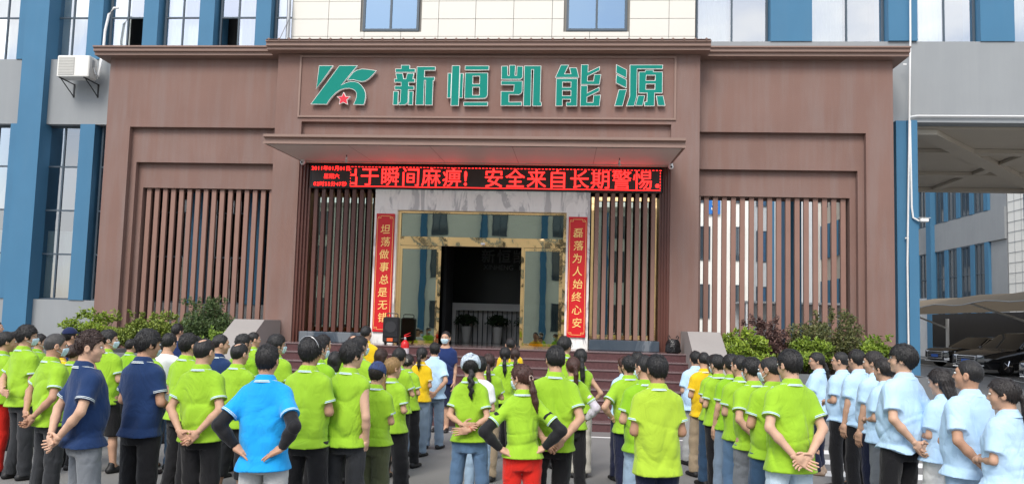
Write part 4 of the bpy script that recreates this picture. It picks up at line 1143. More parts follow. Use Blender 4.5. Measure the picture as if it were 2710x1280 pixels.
def head_sdf(P):
    A = np.abs(P); S = P.copy(); S[:, 0] = A[:, 0]
    d = ell(P, (0, -.012, 1.628), (.076, .097, .094))
    d = smin(d, ell(P, (0, .028, 1.565), (.057, .062, .078)), .035)
    d = smin(d, ell(S, (.034, .048, 1.575), (.026, .028, .024)), .03)           # cheeks
    d = smin(d, ell(P, (0, .070, 1.508), (.022, .016, .014)), .022)             # chin
    d = smin(d, ell(P, (0, .068, 1.642), (.052, .018, .014)), .025)             # brow
    d = np.maximum(d, -ell(S, (.031, .098, 1.618), (.019, .018, .012)) ) if False else d
    e = ell(S, (.032, .097, 1.619), (.020, .020, .013))
    d = -smin(-d, e, .012)                                                       # eye sockets
    d = smin(d, rc(P, (0, .086, 1.622), (0, .104, 1.582), .008, .012), .012)    # nose
    d = smin(d, ell(S, (.010, .094, 1.579), (.010, .010, .008)), .008)
    d = smin(d, ell(P, (0, .083, 1.547), (.024, .010, .006)), .008)             # lips
    d = smin(d, ell(P, (0, .081, 1.538), (.019, .010, .006)), .008)
    ear = ell(S, (.082, -.010, 1.600), (.012, .022, .034))
    ear = np.maximum(ear, -ell(S, (.092, -.004, 1.603), (.008, .013, .022)))
    d = smin(d, ear, .010)
    d = smin(d, rc(P, (0, -.028, 1.42), (0, -.022, 1.56), .057, .054), .03)     # neck
    return np.maximum(d, 1.425 - P[:, 2])

_head = {}
def head_template(h):
    if h not in _head:
        _head[h] = nets(head_sdf, (-.12, -.14, 1.41), (.12, .14, 1.75), h)
    return _head[h]

def skull(P, o, top=0.0):
    return ell(P, (0, -.014, 1.628 + top * .4), (.076 + o, .097 + o, .094 + o + top * .6))
def hl(P, ys, zs):
    return np.interp(P[:, 1], ys, zs) - P[:, 2]
YS = [-.12, -.07, -.028, -.015, .012, .02, .045, .07, .095]

def hair_sdf(style):
    rng = np.random.default_rng(abs(hash_s(style)))
    def strands(P, amp, f=34):
        ang = np.arctan2(P[:, 0], -P[:, 1] - .02); 
        return amp * (np.sin(ang * f + 6 * P[:, 2] * 9) * .45 + wrinkle(P, rng_c(style), 75, (1, 1, .35)) * 1.2)
    def short(P, o, top, nape, temple, fringe, amp):
        d = skull(P, o, top) + strands(P, amp)
        zm = [nape, nape + .005, 1.585, 1.60, 1.60, temple, 1.645, fringe, fringe + .005]
        cut = hl(P, YS, zm)
        side = np.where(np.abs(P[:, 0]) > .05, 1.0, 1.0)
        return np.maximum(d, cut * .8 * side)
    if style == 'short':   return lambda P: short(P, .011, .012, 1.535, 1.585, 1.665, .004)
    if style == 'spiky':   return lambda P: short(P, .011, .024, 1.540, 1.585, 1.675, .007)
    if style == 'crew':    return lambda P: short(P, .0065, .010, 1.555, 1.60, 1.685, .0025)
    if style == 'bowl':    return lambda P: short(P, .019, .012, 1.525, 1.58, 1.640, .005)
    if style == 'thick':   return lambda P: short(P, .015, .016, 1.530, 1.575, 1.655, .006)
    if style == 'bald':
        return lambda P: np.maximum(short(P, .009, .004, 1.545, 1.595, 1.70, .003), -ell(P, (0, -.055, 1.725), (.040, .046, .05)))
    if style == 'bald_front':
        return lambda P: np.maximum(short(P, .009, .0, 1.545, 1.595, 1.72, .003), -ell(P, (0, .03, 1.735), (.052, .08, .06)))
    def tight(P, o=.013, amp=.004, nape=1.535):
        d = skull(P, o, .006) + strands(P, amp, 26)
        cut = hl(P, YS, [nape, nape + .01, 1.575, 1.600, 1.60, 1.61, 1.65, 1.675, 1.68])
        return np.maximum(d, cut * .8)
    def chain(P, pts, rs, amp=.004, k=.012):
        d = None
        w = wrinkle(P, rng_c(style), 90, (1, 1, .25)) * amp
        for i in range(len(pts) - 1):
            q = rc(P, pts[i], pts[i + 1], rs[i], rs[i + 1]); d = q if d is None else smin(d, q, k)
        return d + w
    if style == 'ponytail':
        return lambda P: smin(tight(P), chain(P, [(0, -.105, 1.625), (0, -.142, 1.60), (.004, -.150, 1.52), (.006, -.140, 1.43), (.01, -.135, 1.35)], [.018, .024, .030, .026, .006]), .008)
    if style == 'pony_low':
        return lambda P: smin(tight(P, .014), chain(P, [(0, -.095, 1.575), (0, -.118, 1.555), (.0, -.128, 1.47), (.01, -.130, 1.37), (.015, -.128, 1.27)], [.022, .022, .030, .030, .008]), .01)
    if style == 'pony_long':
        return lambda P: smin(tight(P, .015), chain(P, [(0, -.10, 1.60), (0, -.130, 1.575), (.0, -.142, 1.48), (.01, -.146, 1.36), (.01, -.14, 1.24), (.015, -.135, 1.17)], [.022, .024, .034, .034, .026, .006]), .01)
    if style == 'braid':
        pts = [(0, -.098, 1.575), (.012, -.120, 1.53), (-.004, -.132, 1.49), (.016, -.138, 1.45), (.0, -.140, 1.41), (.018, -.140, 1.37), (.004, -.138, 1.335), (.016, -.136, 1.30)]
        return lambda P: smin(tight(P, .016), chain(P, pts, [.024, .030, .027, .026, .024, .021, .018, .012], .004, .004), .008)
    if style == 'bun':
        return lambda P: smin(tight(P), ell(P, (0, -.118, 1.60), (.040, .032, .040)) + wrinkle(P, rng_c(style), 80) * .004, .01)
    if style == 'long':
        def f(P):
            d = tight(P, .020, .005, 1.45)
            st = [(1.36, .060, .020, -.100), (1.45, .075, .032, -.088), (1.55, .085, .055, -.062), (1.62, .09, .06, -.05)]
            return smin(d, loft(P, st) + strands(P, .004, 26), .02)
        return f
    if style == 'bob':
        def f(P):
            d = tight(P, .022, .005, 1.47)
            st = [(1.47, .072, .038, -.075), (1.55, .092, .068, -.045), (1.62, .096, .07, -.04)]
            return smin(d, loft(P, st) + strands(P, .004, 26), .02)
        return f
    raise ValueError(style)
def hash_s(s):
    return sum(ord(c) * (i + 3) ** 2 for i, c in enumerate(s))
def rng_c(s):
    return np.random.default_rng(hash_s(s) + 5)

_hair = {}
def hair_template(style, h):
    k = (style, h)
    if k not in _hair:
        zl = {'pony_low': 1.22, 'pony_long': 1.12, 'ponytail': 1.30, 'braid': 1.26, 'long': 1.33, 'bob': 1.43}.get(style, 1.48)
        V, F = nets(hair_sdf(style), (-.13, -.20, zl), (.13, .14, 1.80), h)
        _hair[k] = tufts(V, F, style, h)
    return _hair[k]

def tufts(V, F, style, h):
    """short tapered locks lying on the hair so that it is not a smooth shell"""
    rng = np.random.default_rng(hash_s(style) + 11)
    e1 = V[F[:, 1]] - V[F[:, 0]]; e2 = V[F[:, 3]] - V[F[:, 0]]
    N = np.cross(e1, e2); N /= np.linalg.norm(N, axis=1)[:, None] + 1e-9
    n = 1500 if h < .009 else 600
    crew = style in ('crew', 'bald', 'bald_front')
    idx = rng.integers(0, len(F), n)
    c = V[F[idx]].mean(1); nn = N[idx]
    crown = np.array([0.0, -.05, 1.74])
    flow = c - crown; flow[:, 2] -= .03
    if style == 'spiky': flow = flow * .4 + nn * .05 + np.array([0, .02, .04])
    flow = flow + rng.normal(size=(n, 3)) * .022
    t = flow - nn * (flow * nn).sum(1)[:, None]; t /= np.linalg.norm(t, axis=1)[:, None] + 1e-9
    lift = (.05 if not crew else .30) + (.35 if style == 'spiky' else .13) * rng.random(n)
    d = t + nn * lift[:, None]; d /= np.linalg.norm(d, axis=1)[:, None]
    L = (rng.uniform(.014, .032, n) if not crew else rng.uniform(.006, .011, n))[:, None]
    sd = np.cross(t, nn); W = (rng.uniform(.0035, .0075, n) if not crew else rng.uniform(.002, .004, n))[:, None]
    b = c - nn * .003
    ridge = nn * W * .9
    P = np.stack([b - sd * W, b + ridge, b + sd * W, b + d * L - sd * .0006, b + d * L + nn * .0006, b + d * L + sd * .0006], 1)
    o = len(V) + 6 * np.arange(n)[:, None]
    Q = np.concatenate([o + np.array([[0, 1, 4, 3]]), o + np.array([[1, 2, 5, 4]])])
    return np.concatenate([V, P.reshape(-1, 3)]).astype(np.float32), np.concatenate([F, Q])

def hand_sdf(curl, spread=0.0):
    ch = []
    base = [(-.032, .088), (-.011, .096), (.011, .097), (.031, .091)]
    ln = [(.030, .019, .016), (.038, .025, .019), (.041, .027, .020), (.037, .024, .018)]
    for i, ((x, y), L) in enumerate(zip(base, ln)):
        p = np.array([x, y, 0.0]); a = curl[0]; sx = spread * (i - 1.5) * .09
        pts = [p]
        for j, l in enumerate(L):
            dv = np.array([sx, math.cos(a), -math.sin(a)])
            p = p + dv * l; pts.append(p); a += curl[1]
        ch.append((pts, [.0095, .0088, .0080, .0070]))
    tp = [np.array([.028, .022, -.004])]
    for dv, l in (((.80, .55, -.25), .034), ((.50, .82, -.28), .030), ((.25, .92, -.35), .024)):
        tp.append(tp[-1] + np.array(dv) * l)
    ch.append((tp, [.014, .0115, .0100, .0085]))
    def f(P):
        q = np.abs(P - np.array([0, .050, 0], np.float32)) - np.array([.030, .036, .005], np.float32)
        d = np.linalg.norm(np.maximum(q, 0), axis=1) + np.minimum(q.max(1), 0) - .0095
        d = smin(d, rc(P, (0, -.02, 0), (0, .03, 0), .024, .026), .02)
        d = smin(d, ell(P, (.024, .035, -.008), (.017, .030, .014)), .012)
        for pts, rs in ch:
            dd = None
            for i in range(len(pts) - 1):
                q = rc(P, pts[i], pts[i + 1], rs[i], rs[i + 1]); dd = q if dd is None else np.minimum(dd, q)
            d = smin(d, dd, .006)
        return d
    return f
_hand = {}
def hand_template(kind, h):
    k = (kind, h)
    if k not in _hand:
        cu, sp = {'relaxed': ((.25, .38), .6), 'clasp': ((.55, .75), .2), 'flat': ((.10, .16), .8), 'fist': ((1.0, 1.0), .1)}[kind]
        _hand[k] = nets(hand_sdf(cu, sp), (-.075, -.045, -.10), (.10, .20, .04), h)
    return _hand[k]

def shoe_template(h=.012):
    if 'shoe' not in _hand:
        def f(P):
            d = smin(rc(P, (0, -.055, .035), (0, .06, .030), .042, .043), rc(P, (0, .05, .028), (.004, .155, .018), .045, .034), .03)
            d = smin(d, rc(P, (0, -.03, .05), (0, -.02, .10), .042, .040), .02)
            return np.maximum(d, -P[:, 2])
        _hand['shoe'] = nets(f, (-.07, -.12, -.012), (.07, .21, .16), h)
    return _hand['shoe']

# elbow, wrist (right side; x mirrored for the left), hand direction, palm normal, hand kind
POSES = {
    'behind':  ((.232, -.110, 1.120), (.075, -.205, .930), (-.62, -.05, -.55), (0, -1, 0), 'clasp'),
    'behind2': ((.225, -.120, 1.110), (.055, -.220, .900), (-.80, -.10, -.40), (0, -1, .1), 'relaxed'),
    'waist':   ((.225, -.090, 1.130), (.040, -.185, 1.045), (-1, -.02, -.06), (0, -1, 0), 'relaxed'),
    'waist2':  ((.230, -.100, 1.115), (.025, -.215, 1.000), (-1, -.02, -.10), (0, -1, 0), 'relaxed'),
    'hips':    ((.300, -.170, 1.130), (.190, -.110, .965), (-.75, -.10, -.35), (-.2, .5, -1), 'flat'),
    'hipsw':   ((.400, -.140, 1.140), (.205, -.090, .975), (-.75, -.10, -.30), (-.2, .5, -1), 'flat'),
    'hipsf':   ((.330, -.110, 1.140), (.200, -.010, .995), (-.50, .70, -.35), (-1, .2, 0), 'flat'),
    'down':    ((.195, -.025, 1.100), (.205, .030, .860), (0, .12, -1), (-1, 0, 0), 'relaxed'),
    'front':   ((.205, -.020, 1.110), (.085, .185, 1.085), (-.75, .55, .0), (0, -.5, -1), 'clasp'),
    'folded':  ((.215, .030, 1.120), (.015, .195, 1.140), (-1, -.1, .05), (0, -1, 0), 'relaxed'),
    'raised':  ((.195, .130, 1.140), (.100, .215, 1.350), (-.3, .1, 1), (-.6, -.6, 0), 'clasp'),
    'pocket':  ((.212, -.050, 1.105), (.190, .020, .890), (-.2, .2, -1), (-1, 0, 0), 'clasp'),
}

SKIN = [(.52, .31, .21), (.46, .26, .17), (.58, .36, .25), (.40, .22, .14)]
def skin(i):
    return mat(f"skin_{i}", SKIN[i % 4], 0.55, var=.16, vscale=11, spec=.25, coord='obj', bump=.08, bscale=90)
def cloth(name, col, rough=.85, bump=.12, bscale=260):
    return mat("cloth_" + name, col, rough, var=.13, vscale=5, bump=bump, bscale=bscale, coord='obj', spec=.2, sheen=.15, fold=.5)
def hairmat(name, col):
    return mat("hair_" + name, col, .48, var=.45, vscale=60, bump=.5, bscale=110, coord='obj', spec=.5, stretch=(1, 1, .18))
WHITE = lambda: cloth('pale_trim', (.62, .68, .67))
TRIM = lambda: cloth('teal_trim', (.16, .42, .40))

SHIRTS = {  # colour, kind
    'green':  ((.300, .525, .030), 'polo'), 'green2': ((.245, .490, .020), 'polo'), 'lime': ((.370, .540, .040), 'polo'),
    'navy': ((.012, .035, .110), 'polo'), 'sky': ((.012, .330, .760), 'polo'), 'yellow': ((.760, .500, .012), 'polo'),
    'office': ((.465, .665, .870), 'shirt'), 'white': ((.78, .79, .80), 'tee'), 'navytee': ((.012, .028, .110), 'tee'),
}
TROUS = {
    'black': (.012, .012, .014), 'charcoal': (.028, .030, .034), 'grey': (.170, .185, .205), 'navy': (.014, .018, .045),
    'jeans': (.10, .18, .30), 'lightjeans': (.34, .47, .62), 'paleblue': (.50, .62, .72), 'darkjeans': (.035, .075, .14),
    'red': (.62, .020, .012), 'olive': (.085, .095, .050), 'khaki': (.36, .28, .19), 'white': (.70, .70, .68), 'cream': (.60, .57, .50), 'stone': (.42, .43, .43), 'bluegrey': (.20, .27, .36),
}
HAIRC = {'black': (.008, .007, .007), 'brown': (.030, .012, .008), 'red': (.050, .016, .010), 'grey': (.045, .042, .040), 'blond': (.25, .15, .055), 'dark': (.014, .010, .009)}

def rotz(V, a, piv):
    c, s = math.cos(a), math.sin(a)
    R = np.array([[c, -s, 0], [s, c, 0], [0, 0, 1]], np.float32)
    return (V - piv) @ R.T + piv
def rotx(V, a, piv):
    c, s = math.cos(a), math.sin(a)
    R = np.array([[1, 0, 0], [0, c, -s], [0, s, c]], np.float32)
    return (V - piv) @ R.T + piv

_pid = [0]
def person(label, X, Y, h, face=0, turn=0, tilt=0, arms='down', shirt='green', legs='black', fit='straight', hair='short', hcol='black',
           w=1.0, fem=False, near=False, mask=False, glasses=False, skin_i=0, extra=(), length=None, shoes='black', group='crowd listening before the steps', z=0.0):
    _pid[0] += 1
    rng = np.random.default_rng(1000 + _pid[0] * 17)
    S = h / 1.722
    root = thing("person", label, "person", (X, Y, z), -math.radians(face), group)
    root.rotation_euler.x = rng.normal() * .018; root.rotation_euler.y = rng.normal() * .016
    turn += rng.normal() * 6; tilt += rng.normal() * 4 - 2; w *= .955 + rng.normal() * .03
    hs = .131 if fem else .147
    hs *= .5 + .5 * w
    aL, aR = (arms, arms) if isinstance(arms, str) else arms
    skm = skin(skin_i)
    rb, rs, rt = (.016, .0095, .012) if near else (.023, .018, .021)
    joints = {}
    for s, p in ((-1, aL), (1, aR)):
        e, wr, hd, pn, hk = POSES[p]
        k = hs / .150
        jit = rng.normal(size=3) * .008
        fx = lambda v, q: np.array([s * (v[0] * q), v[1] * (.55 + .45 * w), v[2]], np.float32)
        sh = np.array([s * (hs - .006), -.014, 1.350], np.float32)
        joints[s] = (sh, fx(e, .85 * k + .15) + jit, fx(wr, .5 * k + .5) + jit, np.array([s * hd[0], hd[1], hd[2]]), np.array([s * pn[0], pn[1], pn[2]]), hk)
    stance = rng.normal(size=4) * .012
    HIP = {s: np.array([s * .088, 0, .89], np.float32) for s in (-1, 1)}
    KNE = {s: np.array([s * (.100 + stance[0]), .012 + s * stance[1], .485], np.float32) for s in (-1, 1)}
    ANK = {s: np.array([s * (.115 + stance[0] * 2), -.025 + s * stance[2] * 2.5, .085], np.float32) for s in (-1, 1)}
    ww = w * (.92 if fem else 1.0)
    if fem:
        tor = [(.78, .130, .090, -.005), (.90, .163 * w, .118 * w, -.012), (1.0, .137 * w, .104 * w, 0), (1.10, .124 * w, .097 * w, .004), (1.27, .140, .112, .014), (1.335, .126, .094, -.004), (1.405, .092, .074, -.012), (1.46, .060, .056, -.018)]
    else:
        tor = [(.78, .130, .090, 0), (.90, .155 * w, .115 * w, -.010), (1.0, .143 * w, .105 * w, .0), (1.12, .146 * w, .107 * w, .006), (1.28, .150 * w, .114, .006), (1.35, .138, .098, -.004), (1.41, .100, .078, -.012), (1.46, .066, .060, -.018)]
    lk = 1.0 if fit in ('shorts', 'capri') else .78
    def body(P):
        d = loft(P, tor)
        d = smin(d, rc(P, (0, -.026, 1.41), (0, -.022, 1.50), .060, .056), .05)
        for s in (-1, 1):
            sh, el, wr = joints[s][:3]
            d = smin(d, rc(P, (s * .03, -.022, 1.415), sh, .042, .040), .04)
            ra = (.039, .031, .030, .021) if fem else (.047, .037, .036, .025)
            ra = [q * (.6 + .4 * w) for q in ra]
            d = smin(d, rc(P, sh, el, ra[0], ra[1]), .05)
            d = smin(d, smin(rc(P, el, el + (wr - el) * .35, ra[1], ra[2]), rc(P, el + (wr - el) * .35, wr, ra[2], ra[3]), .02), .015)
            d = smin(d, rc(P, HIP[s], KNE[s], .076, .052 * lk), .03)
            d = smin(d, rc(P, KNE[s], KNE[s] * .62 + ANK[s] * .38 + np.array([0, -.012, 0]), .052 * lk, .053 * lk), .02)
            d = smin(d, rc(P, KNE[s] * .62 + ANK[s] * .38 + np.array([0, -.012, 0]), ANK[s], .053 * lk, .038 * lk), .02)
            d = smin(d, rc(P, ANK[s], ANK[s] + np.array([0, .10, -.05]), .036, .03), .02)
        return d
    xr = max(abs(joints[s][1][0]) for s in (-1, 1)) + .09
    ylo = min(-.20, *(joints[s][2][1] - .06 for s in (-1, 1))); yhi = max(.22, *(joints[s][2][1] + .06 for s in (-1, 1)))
    V, F = nets(body, (-xr, ylo, .0), (xr, yhi, 1.52), rb)
    Vs, Fs, off = [V], [F], len(V)
    hV, hF = head_template(.0075 if near else .011)
    ty = -math.radians(turn); tx = math.radians(tilt)
    HK = .985 if fem else .97
    place_head = lambda A: rotz(rotx((A - PIV) * HK + PIV, tx, PIV), ty, PIV)
    Vs.append(place_head(hV)); Fs.append(hF + off); off += len(hV)
    for s in (-1, 1):
        sh, el, wr, hd, pn, hk = joints[s]
        tV, tF = hand_template(hk, .0045 if near else .0075)
        y = hd / np.linalg.norm(hd); zz = -(pn - y * (pn @ y)); zz /= np.linalg.norm(zz); x = np.cross(y, zz)
        loc = tV.copy()
        f2 = tF
        thumb = np.array([0, .35, .6]) + np.array([-s * .2, 0, 0])
        if x @ thumb < 0:
            loc[:, 0] *= -1; f2 = tF[:, ::-1]
        sc = .92 if fem else 1.0
        Vs.append((wr + sc * (loc[:, :1] * x + loc[:, 1:2] * y + loc[:, 2:] * zz)).astype(np.float32)); Fs.append(f2 + off); off += len(tV)
    link("body", to_mesh("body", np.concatenate(Vs) * S, np.concatenate(Fs), skm), root)
    # eyes
    for s in (-1, 1):
        ev = MB()
        c = (s * .032, .0835, 1.619)
        rings = []
        for j in range(5):
            a = -math.pi / 2 + math.pi * j / 4
            rings.append([(c[0] + .0125 * math.cos(a) * math.cos(q), c[1] + .0125 * math.sin(a), c[2] + .0095 * math.cos(a) * math.sin(q)) for q in np.linspace(0, 2 * math.pi, 8, endpoint=False)])
        ev.rings(rings, True, 0)
        for i in range(len(ev.f)):
            if sum(ev.v[k][1] for k in ev.f[i]) / len(ev.f[i]) > c[1] + .008: ev.m[i] = 1
        ev.v = [tuple(p) for p in place_head(np.array(ev.v, np.float32)) * S]
        ev.build("eye", [mat("eye_white", (.7, .7, .68), .2, var=.0), mat("iris", (.01, .007, .005), .1, var=.0)], root, smooth='all')
    # hair
    if hair:
        tV, tF = hair_template(hair, .0075 if near else .0115)
        link("hair", to_mesh("hair", place_head(tV) * S, tF, hairmat(hcol, HAIRC[hcol])), root)
    # shirt
    scol, skind = SHIRTS[shirt]
    sm = cloth(shirt, scol, bump=.10 if skind == 'shirt' else .16, bscale=150 if skind == 'shirt' else 320)
    hem = (.865 if fem else .825) if length is None else length
    if 'vest' in extra: slv = -1
    else: slv = .66 if skind != 'shirt' else .74
    if 'longsleeve' in extra: slv = .99
    g = .022 if skind != 'shirt' else .032
    if fem: g -= .004
    flare = .012 if skind != 'shirt' else .026
    st = []
    for zq, wq, dq, yq in tor[1:]:
        st.append((zq, wq + g, dq + g * .9, yq))
    st = [(hem, tor[1][1] + g + flare + .010, tor[1][2] + g + flare + .018, -.010)] + [q for q in st if q[0] > hem + .05]
    for i in range(len(st)):                              # cloth hangs straight over the waist
        if 1.0 <= st[i][0] <= 1.15: st[i] = (st[i][0], max(st[i][1], (st[0][1] + st[-4][1]) / 2 - (.03 if fem else .006)), max(st[i][2], st[0][2] - (.025 if fem else .012)), st[i][3])
    ph = rng.random(3) * 6.3
    wr1 = np.random.default_rng(_pid[0] * 7 + 1)
    seedA, seedB = int(wr1.integers(1e6)), int(wr1.integers(1e6))
    amp = .012 if skind != 'shirt' else .014
    cuffs = {}
    def shirt_f(P):
        d = loft(P, st, 2.25)
        zf = np.clip((1.32 - P[:, 2]) / .35, 0, 1)
        back = np.clip(-P[:, 1] / .1, 0, 1)
        zf = zf * np.clip((P[:, 2] - hem) / .10, .25, 1)
        d = d + amp * .45 * zf * wrinkle(P, np.random.default_rng(seedA), 26, (1, .6, .30)) + amp * .35 * zf * wrinkle(P, np.random.default_rng(seedB), 34, (.55, .6, 1.15))
        d = d + .008 * zf * back * np.sin(P[:, 0] * 34 + ph[0] + 2.2 * np.sin(P[:, 2] * 7 + ph[1]))
        zs = np.clip((1.42 - P[:, 2]) / .2, .25, 1)
        d = d - .006 + np.clip((P[:, 2] - hem) / .08, .2, 1) * (.013 * zs * creases(P, np.random.default_rng(seedA + 4), 26, (1, .7, .65)) + .012 * zf * creases(P, np.random.default_rng(seedB + 4), 32, (.45, .6, 1.2)))
        for s in (-1, 1):
            sh, el = joints[s][:2]
            d = smin(d, rc(P, (s * .040, -.022, 1.410), sh * np.array([.95, 1, 1], np.float32), .054, .050), .05)
            if slv < 0:
                d = smin(d, rc(P, sh * np.array([.88, 1, 1]), sh * np.array([.9, 1, 1]) + np.array([0, 0, -.05]), .056, .056), .05)
                continue
            r0 = (.049 if fem else .056) * (.6 + .4 * w); r1 = r0 + (.011 if skind != 'shirt' else .018)
            if slv > .9:
                q = smin(rc(P, sh, el, r0, .056), rc_cut(P, el, joints[s][2], .056, .042), .02)
            else:
                q = rc_cut(P, sh, sh + (el - sh) * slv, r0, r1)
            aw = wrinkle(P, np.random.default_rng(seedB + 3), 40, (1, 1, .7)) * .004
            d = smin(d, q + aw, .055)
            cuffs[s] = (sh, el, r1)
        d = np.maximum(d, P[:, 2] - (1.447 + .25 * (-P[:, 1] - .02)))
        return np.maximum(d, hem + .006 * np.sin(P[:, 0] * 9 + ph[2]) * (1 if skind == 'shirt' else .3) - P[:, 2]) if 'curved' not in extra else np.maximum(d, hem + .035 * np.cos(P[:, 0] * 15) ** 2 - P[:, 2])
    xs = max(abs(joints[s][0][0] + (joints[s][1][0] - joints[s][0][0]) * max(slv, 0)) for s in (-1, 1)) + .11
    zl = hem - .03
    yl, yh = -.22, .22
    if slv > .9:
        xs = xr + .03; yl = min(yl, ylo - .03); yh = max(yh, yhi + .03); zl = min(zl, *(joints[s][2][2] - .06 for s in (-1, 1)))
    xs = max(xs, st[0][1] + .04)
    V, F = nets(shirt_f, (-xs, yl, zl), (xs, yh, 1.53), rs)
    so = link("shirt", to_mesh("shirt", V * S, F, sm), root)
    # collar
    if skind != 'tee':
        def ring(t, ro):
            # t: 0 = top of the stand, 1 = lower edge of the fold
            pts = []
            n = 28
            for i in range(n):
                a = 2 * math.pi * i / n
                rx, ry = .066 + ro * 1.25, .068 + ro * 1.15
                x, y = rx * math.sin(a), -.022 - ry * math.cos(a)
                fr_ = (1 - math.cos(a)) / 2
                zc = 1.464 + .004 * math.cos(a) - .034 * max(0, fr_ - .45) ** 1.3 * 2
                pts.append((x * S, y * S, (zc + .030 - .052 * t) * S))
            return pts
        prof = [(-.1, -.006), (-.02, .000), (.08, .004), (.50, .013), (.70, .0175), (.79, .020), (.88, .0225), (1.0, .026), (1.0, .016)]
        cm = MB()
        cols = [0, 0, 0, 0, 1, 2, 1, 0] if skind == 'polo' else [0] * 8
        for k in range(8):
            cm.rings([ring(*prof[k]), ring(*prof[k + 1])], False, cols[k])
        c3 = [sm, WHITE(), TRIM() if shirt not in ('sky', 'navy', 'yellow') else sm]
        cm.build("collar", c3, so, smooth='all')
    if skind == 'polo' and 0 < slv < .9:
        for s in (-1, 1):
            sh, el, r1 = cuffs[s]
            d = (el - sh) / np.linalg.norm(el - sh); L = np.linalg.norm(el - sh)
            a = np.array([0, 1, 0], np.float32); u = np.cross(d, a); u /= np.linalg.norm(u); v = np.cross(d, u)
            cm = MB(); n = 20
            def cr(t, r):
                c = sh + d * t
                return [tuple((c + (u * math.cos(2 * math.pi * i / n) + v * math.sin(2 * math.pi * i / n)) * r) * S) for i in range(n)]
            t1 = slv * L; b = [(t1 - .030, r1 + .000), (t1 - .016, r1 + .0035), (t1 - .011, r1 + .0038), (t1 - .005, r1 + .0038), (t1 + .000, r1 + .0038), (t1 + .003, r1 + .0025), (t1 + .001, r1 - .012)]
            for k, mi in enumerate([0, 1, 2, 1, 0, 0]):
                cm.rings([cr(*b[k]), cr(*b[k + 1])], False, mi)
            cm.build("cuff", [sm, WHITE(), TRIM() if shirt.startswith(('green', 'lime')) else sm], so, smooth='all')
    # trousers
    tm = cloth("trousers_" + legs, TROUS[legs], .9, bump=.25, bscale=120)
    R = {'straight': (.098, .076, .070), 'slim': (.090, .062, .054), 'wide': (.102, .092, .096), 'shorts': (.102, .090, .095), 'capri': (.098, .078, .072)}[fit]
    zcut = {'shorts': .44, 'capri': .30}.get(fit, .035)
    pel = [(.76, .145 * ww, .108, -.008), (.86, (.168 if fem else .158) * w, .121 * w, -.014), (.93, (.155 if fem else .146) * w, .110 * w, -.008), (1.0, .140 * ww, .098 * w, 0)]
    def tr_f(P):
        d = loft(P, pel)
        wr_ = wrinkle(P, np.random.default_rng(seedA + 9), 30, (1, 1, .8))
        lo_ = np.clip((.65 - P[:, 2]) / .5, 0, 1)
        for s in (-1, 1):
            k = KNE[s]; a = ANK[s] + np.array([0, 0, -.03], np.float32)
            q = smin(rc(P, HIP[s], k, R[0] * (.6 + .4 * w), R[1]), rc_cut(P, k, a, R[1], R[2]), .03)
            d = smin(d, q, .02)
        d = d + .008 * creases(P, np.random.default_rng(seedB + 7), 30, (.8, .8, 1.1)) - .004 + wr_ * (.003 + .005 * lo_) + .004 * np.sin(P[:, 2] * 46 + 5 * P[:, 0] + ph[1]) * np.clip((.34 - P[:, 2]) / .2, 0, 1)
        return np.maximum(d, np.maximum(zcut - P[:, 2], P[:, 2] - (hem + .05)))
    V, F = nets(tr_f, (-.29, -.20, zcut - .03), (.29, .20, 1.06), rt)
    link("trousers", to_mesh("trousers", V * S, F, tm), root)
    # shoes
    tV, tF = shoe_template()
    shm = mat("shoe_" + shoes, {'black': (.012, .012, .013), 'white': (.6, .6, .6), 'tan': (.35, .25, .18)}[shoes], .55, var=.15, coord='obj')
    for s in (-1, 1):
        q = tV.copy(); q[:, 0] = q[:, 0] * s + ANK[s][0]; q[:, 1] += ANK[s][1]
        q = rotz(q, -s * .16, np.array([ANK[s][0], ANK[s][1], 0], np.float32))
        link("shoe", to_mesh("shoe", q * S, tF if s > 0 else tF[:, ::-1], shm), root)
    # face mask
    if mask:
        def mk(P):
            d = head_sdf(P) - .007
            d = smin(d, ell(P, (0, .085, 1.56), (.035, .030, .035)), .02)
            return np.maximum(d, np.maximum(np.abs(P[:, 2] - 1.552) - .047 + .35 * np.abs(P[:, 0]) * .4, .035 + np.abs(P[:, 0]) * .25 - P[:, 1]))
        key = 'mask%d' % near
        if key not in _hand: _hand[key] = nets(mk, (-.10, .0, 1.48), (.10, .15, 1.63), .008 if near else .010)
        tV, tF = _hand[key]
        mo = link("face_mask", to_mesh("face_mask", place_head(tV) * S, tF, cloth('mask', (.55, .72, .80), .8)), root)
        lp = MB()
        for s in (-1, 1):
            lp.tube([tuple(p * S) for p in place_head(np.array([(s * .060, .058, 1.575), (s * .080, .010, 1.60), (s * .086, -.012, 1.625), (s * .084, -.032, 1.60), (s * .078, -.005, 1.565), (s * .058, .055, 1.535)], np.float32))], .0022 * S, 5)
        lp.build("ear_loop", cloth('white_trim', (.78, .80, .80)), mo)
    if glasses:
        gm = MB()
        for s in (-1, 1):
            ringp = [(s * .033 + .025 * math.cos(a), .102, 1.616 + .018 * math.sin(a)) for a in np.linspace(0, 2 * math.pi, 13)]
            gm.tube([tuple(p * S) for p in place_head(np.array(ringp, np.float32))], .0022 * S, 5)
            gm.tube([tuple(p * S) for p in place_head(np.array([(s * .058, .100, 1.622), (s * .086, .03, 1.62), (s * .088, -.02, 1.612)], np.float32))], .0022 * S, 5)
        gm.tube([tuple(p * S) for p in place_head(np.array([(-.009, .104, 1.620), (.009, .104, 1.620)], np.float32))], .0022 * S, 5)
        gm.build("glasses", mat("black_plastic", (.012, .012, .013), .35), root)
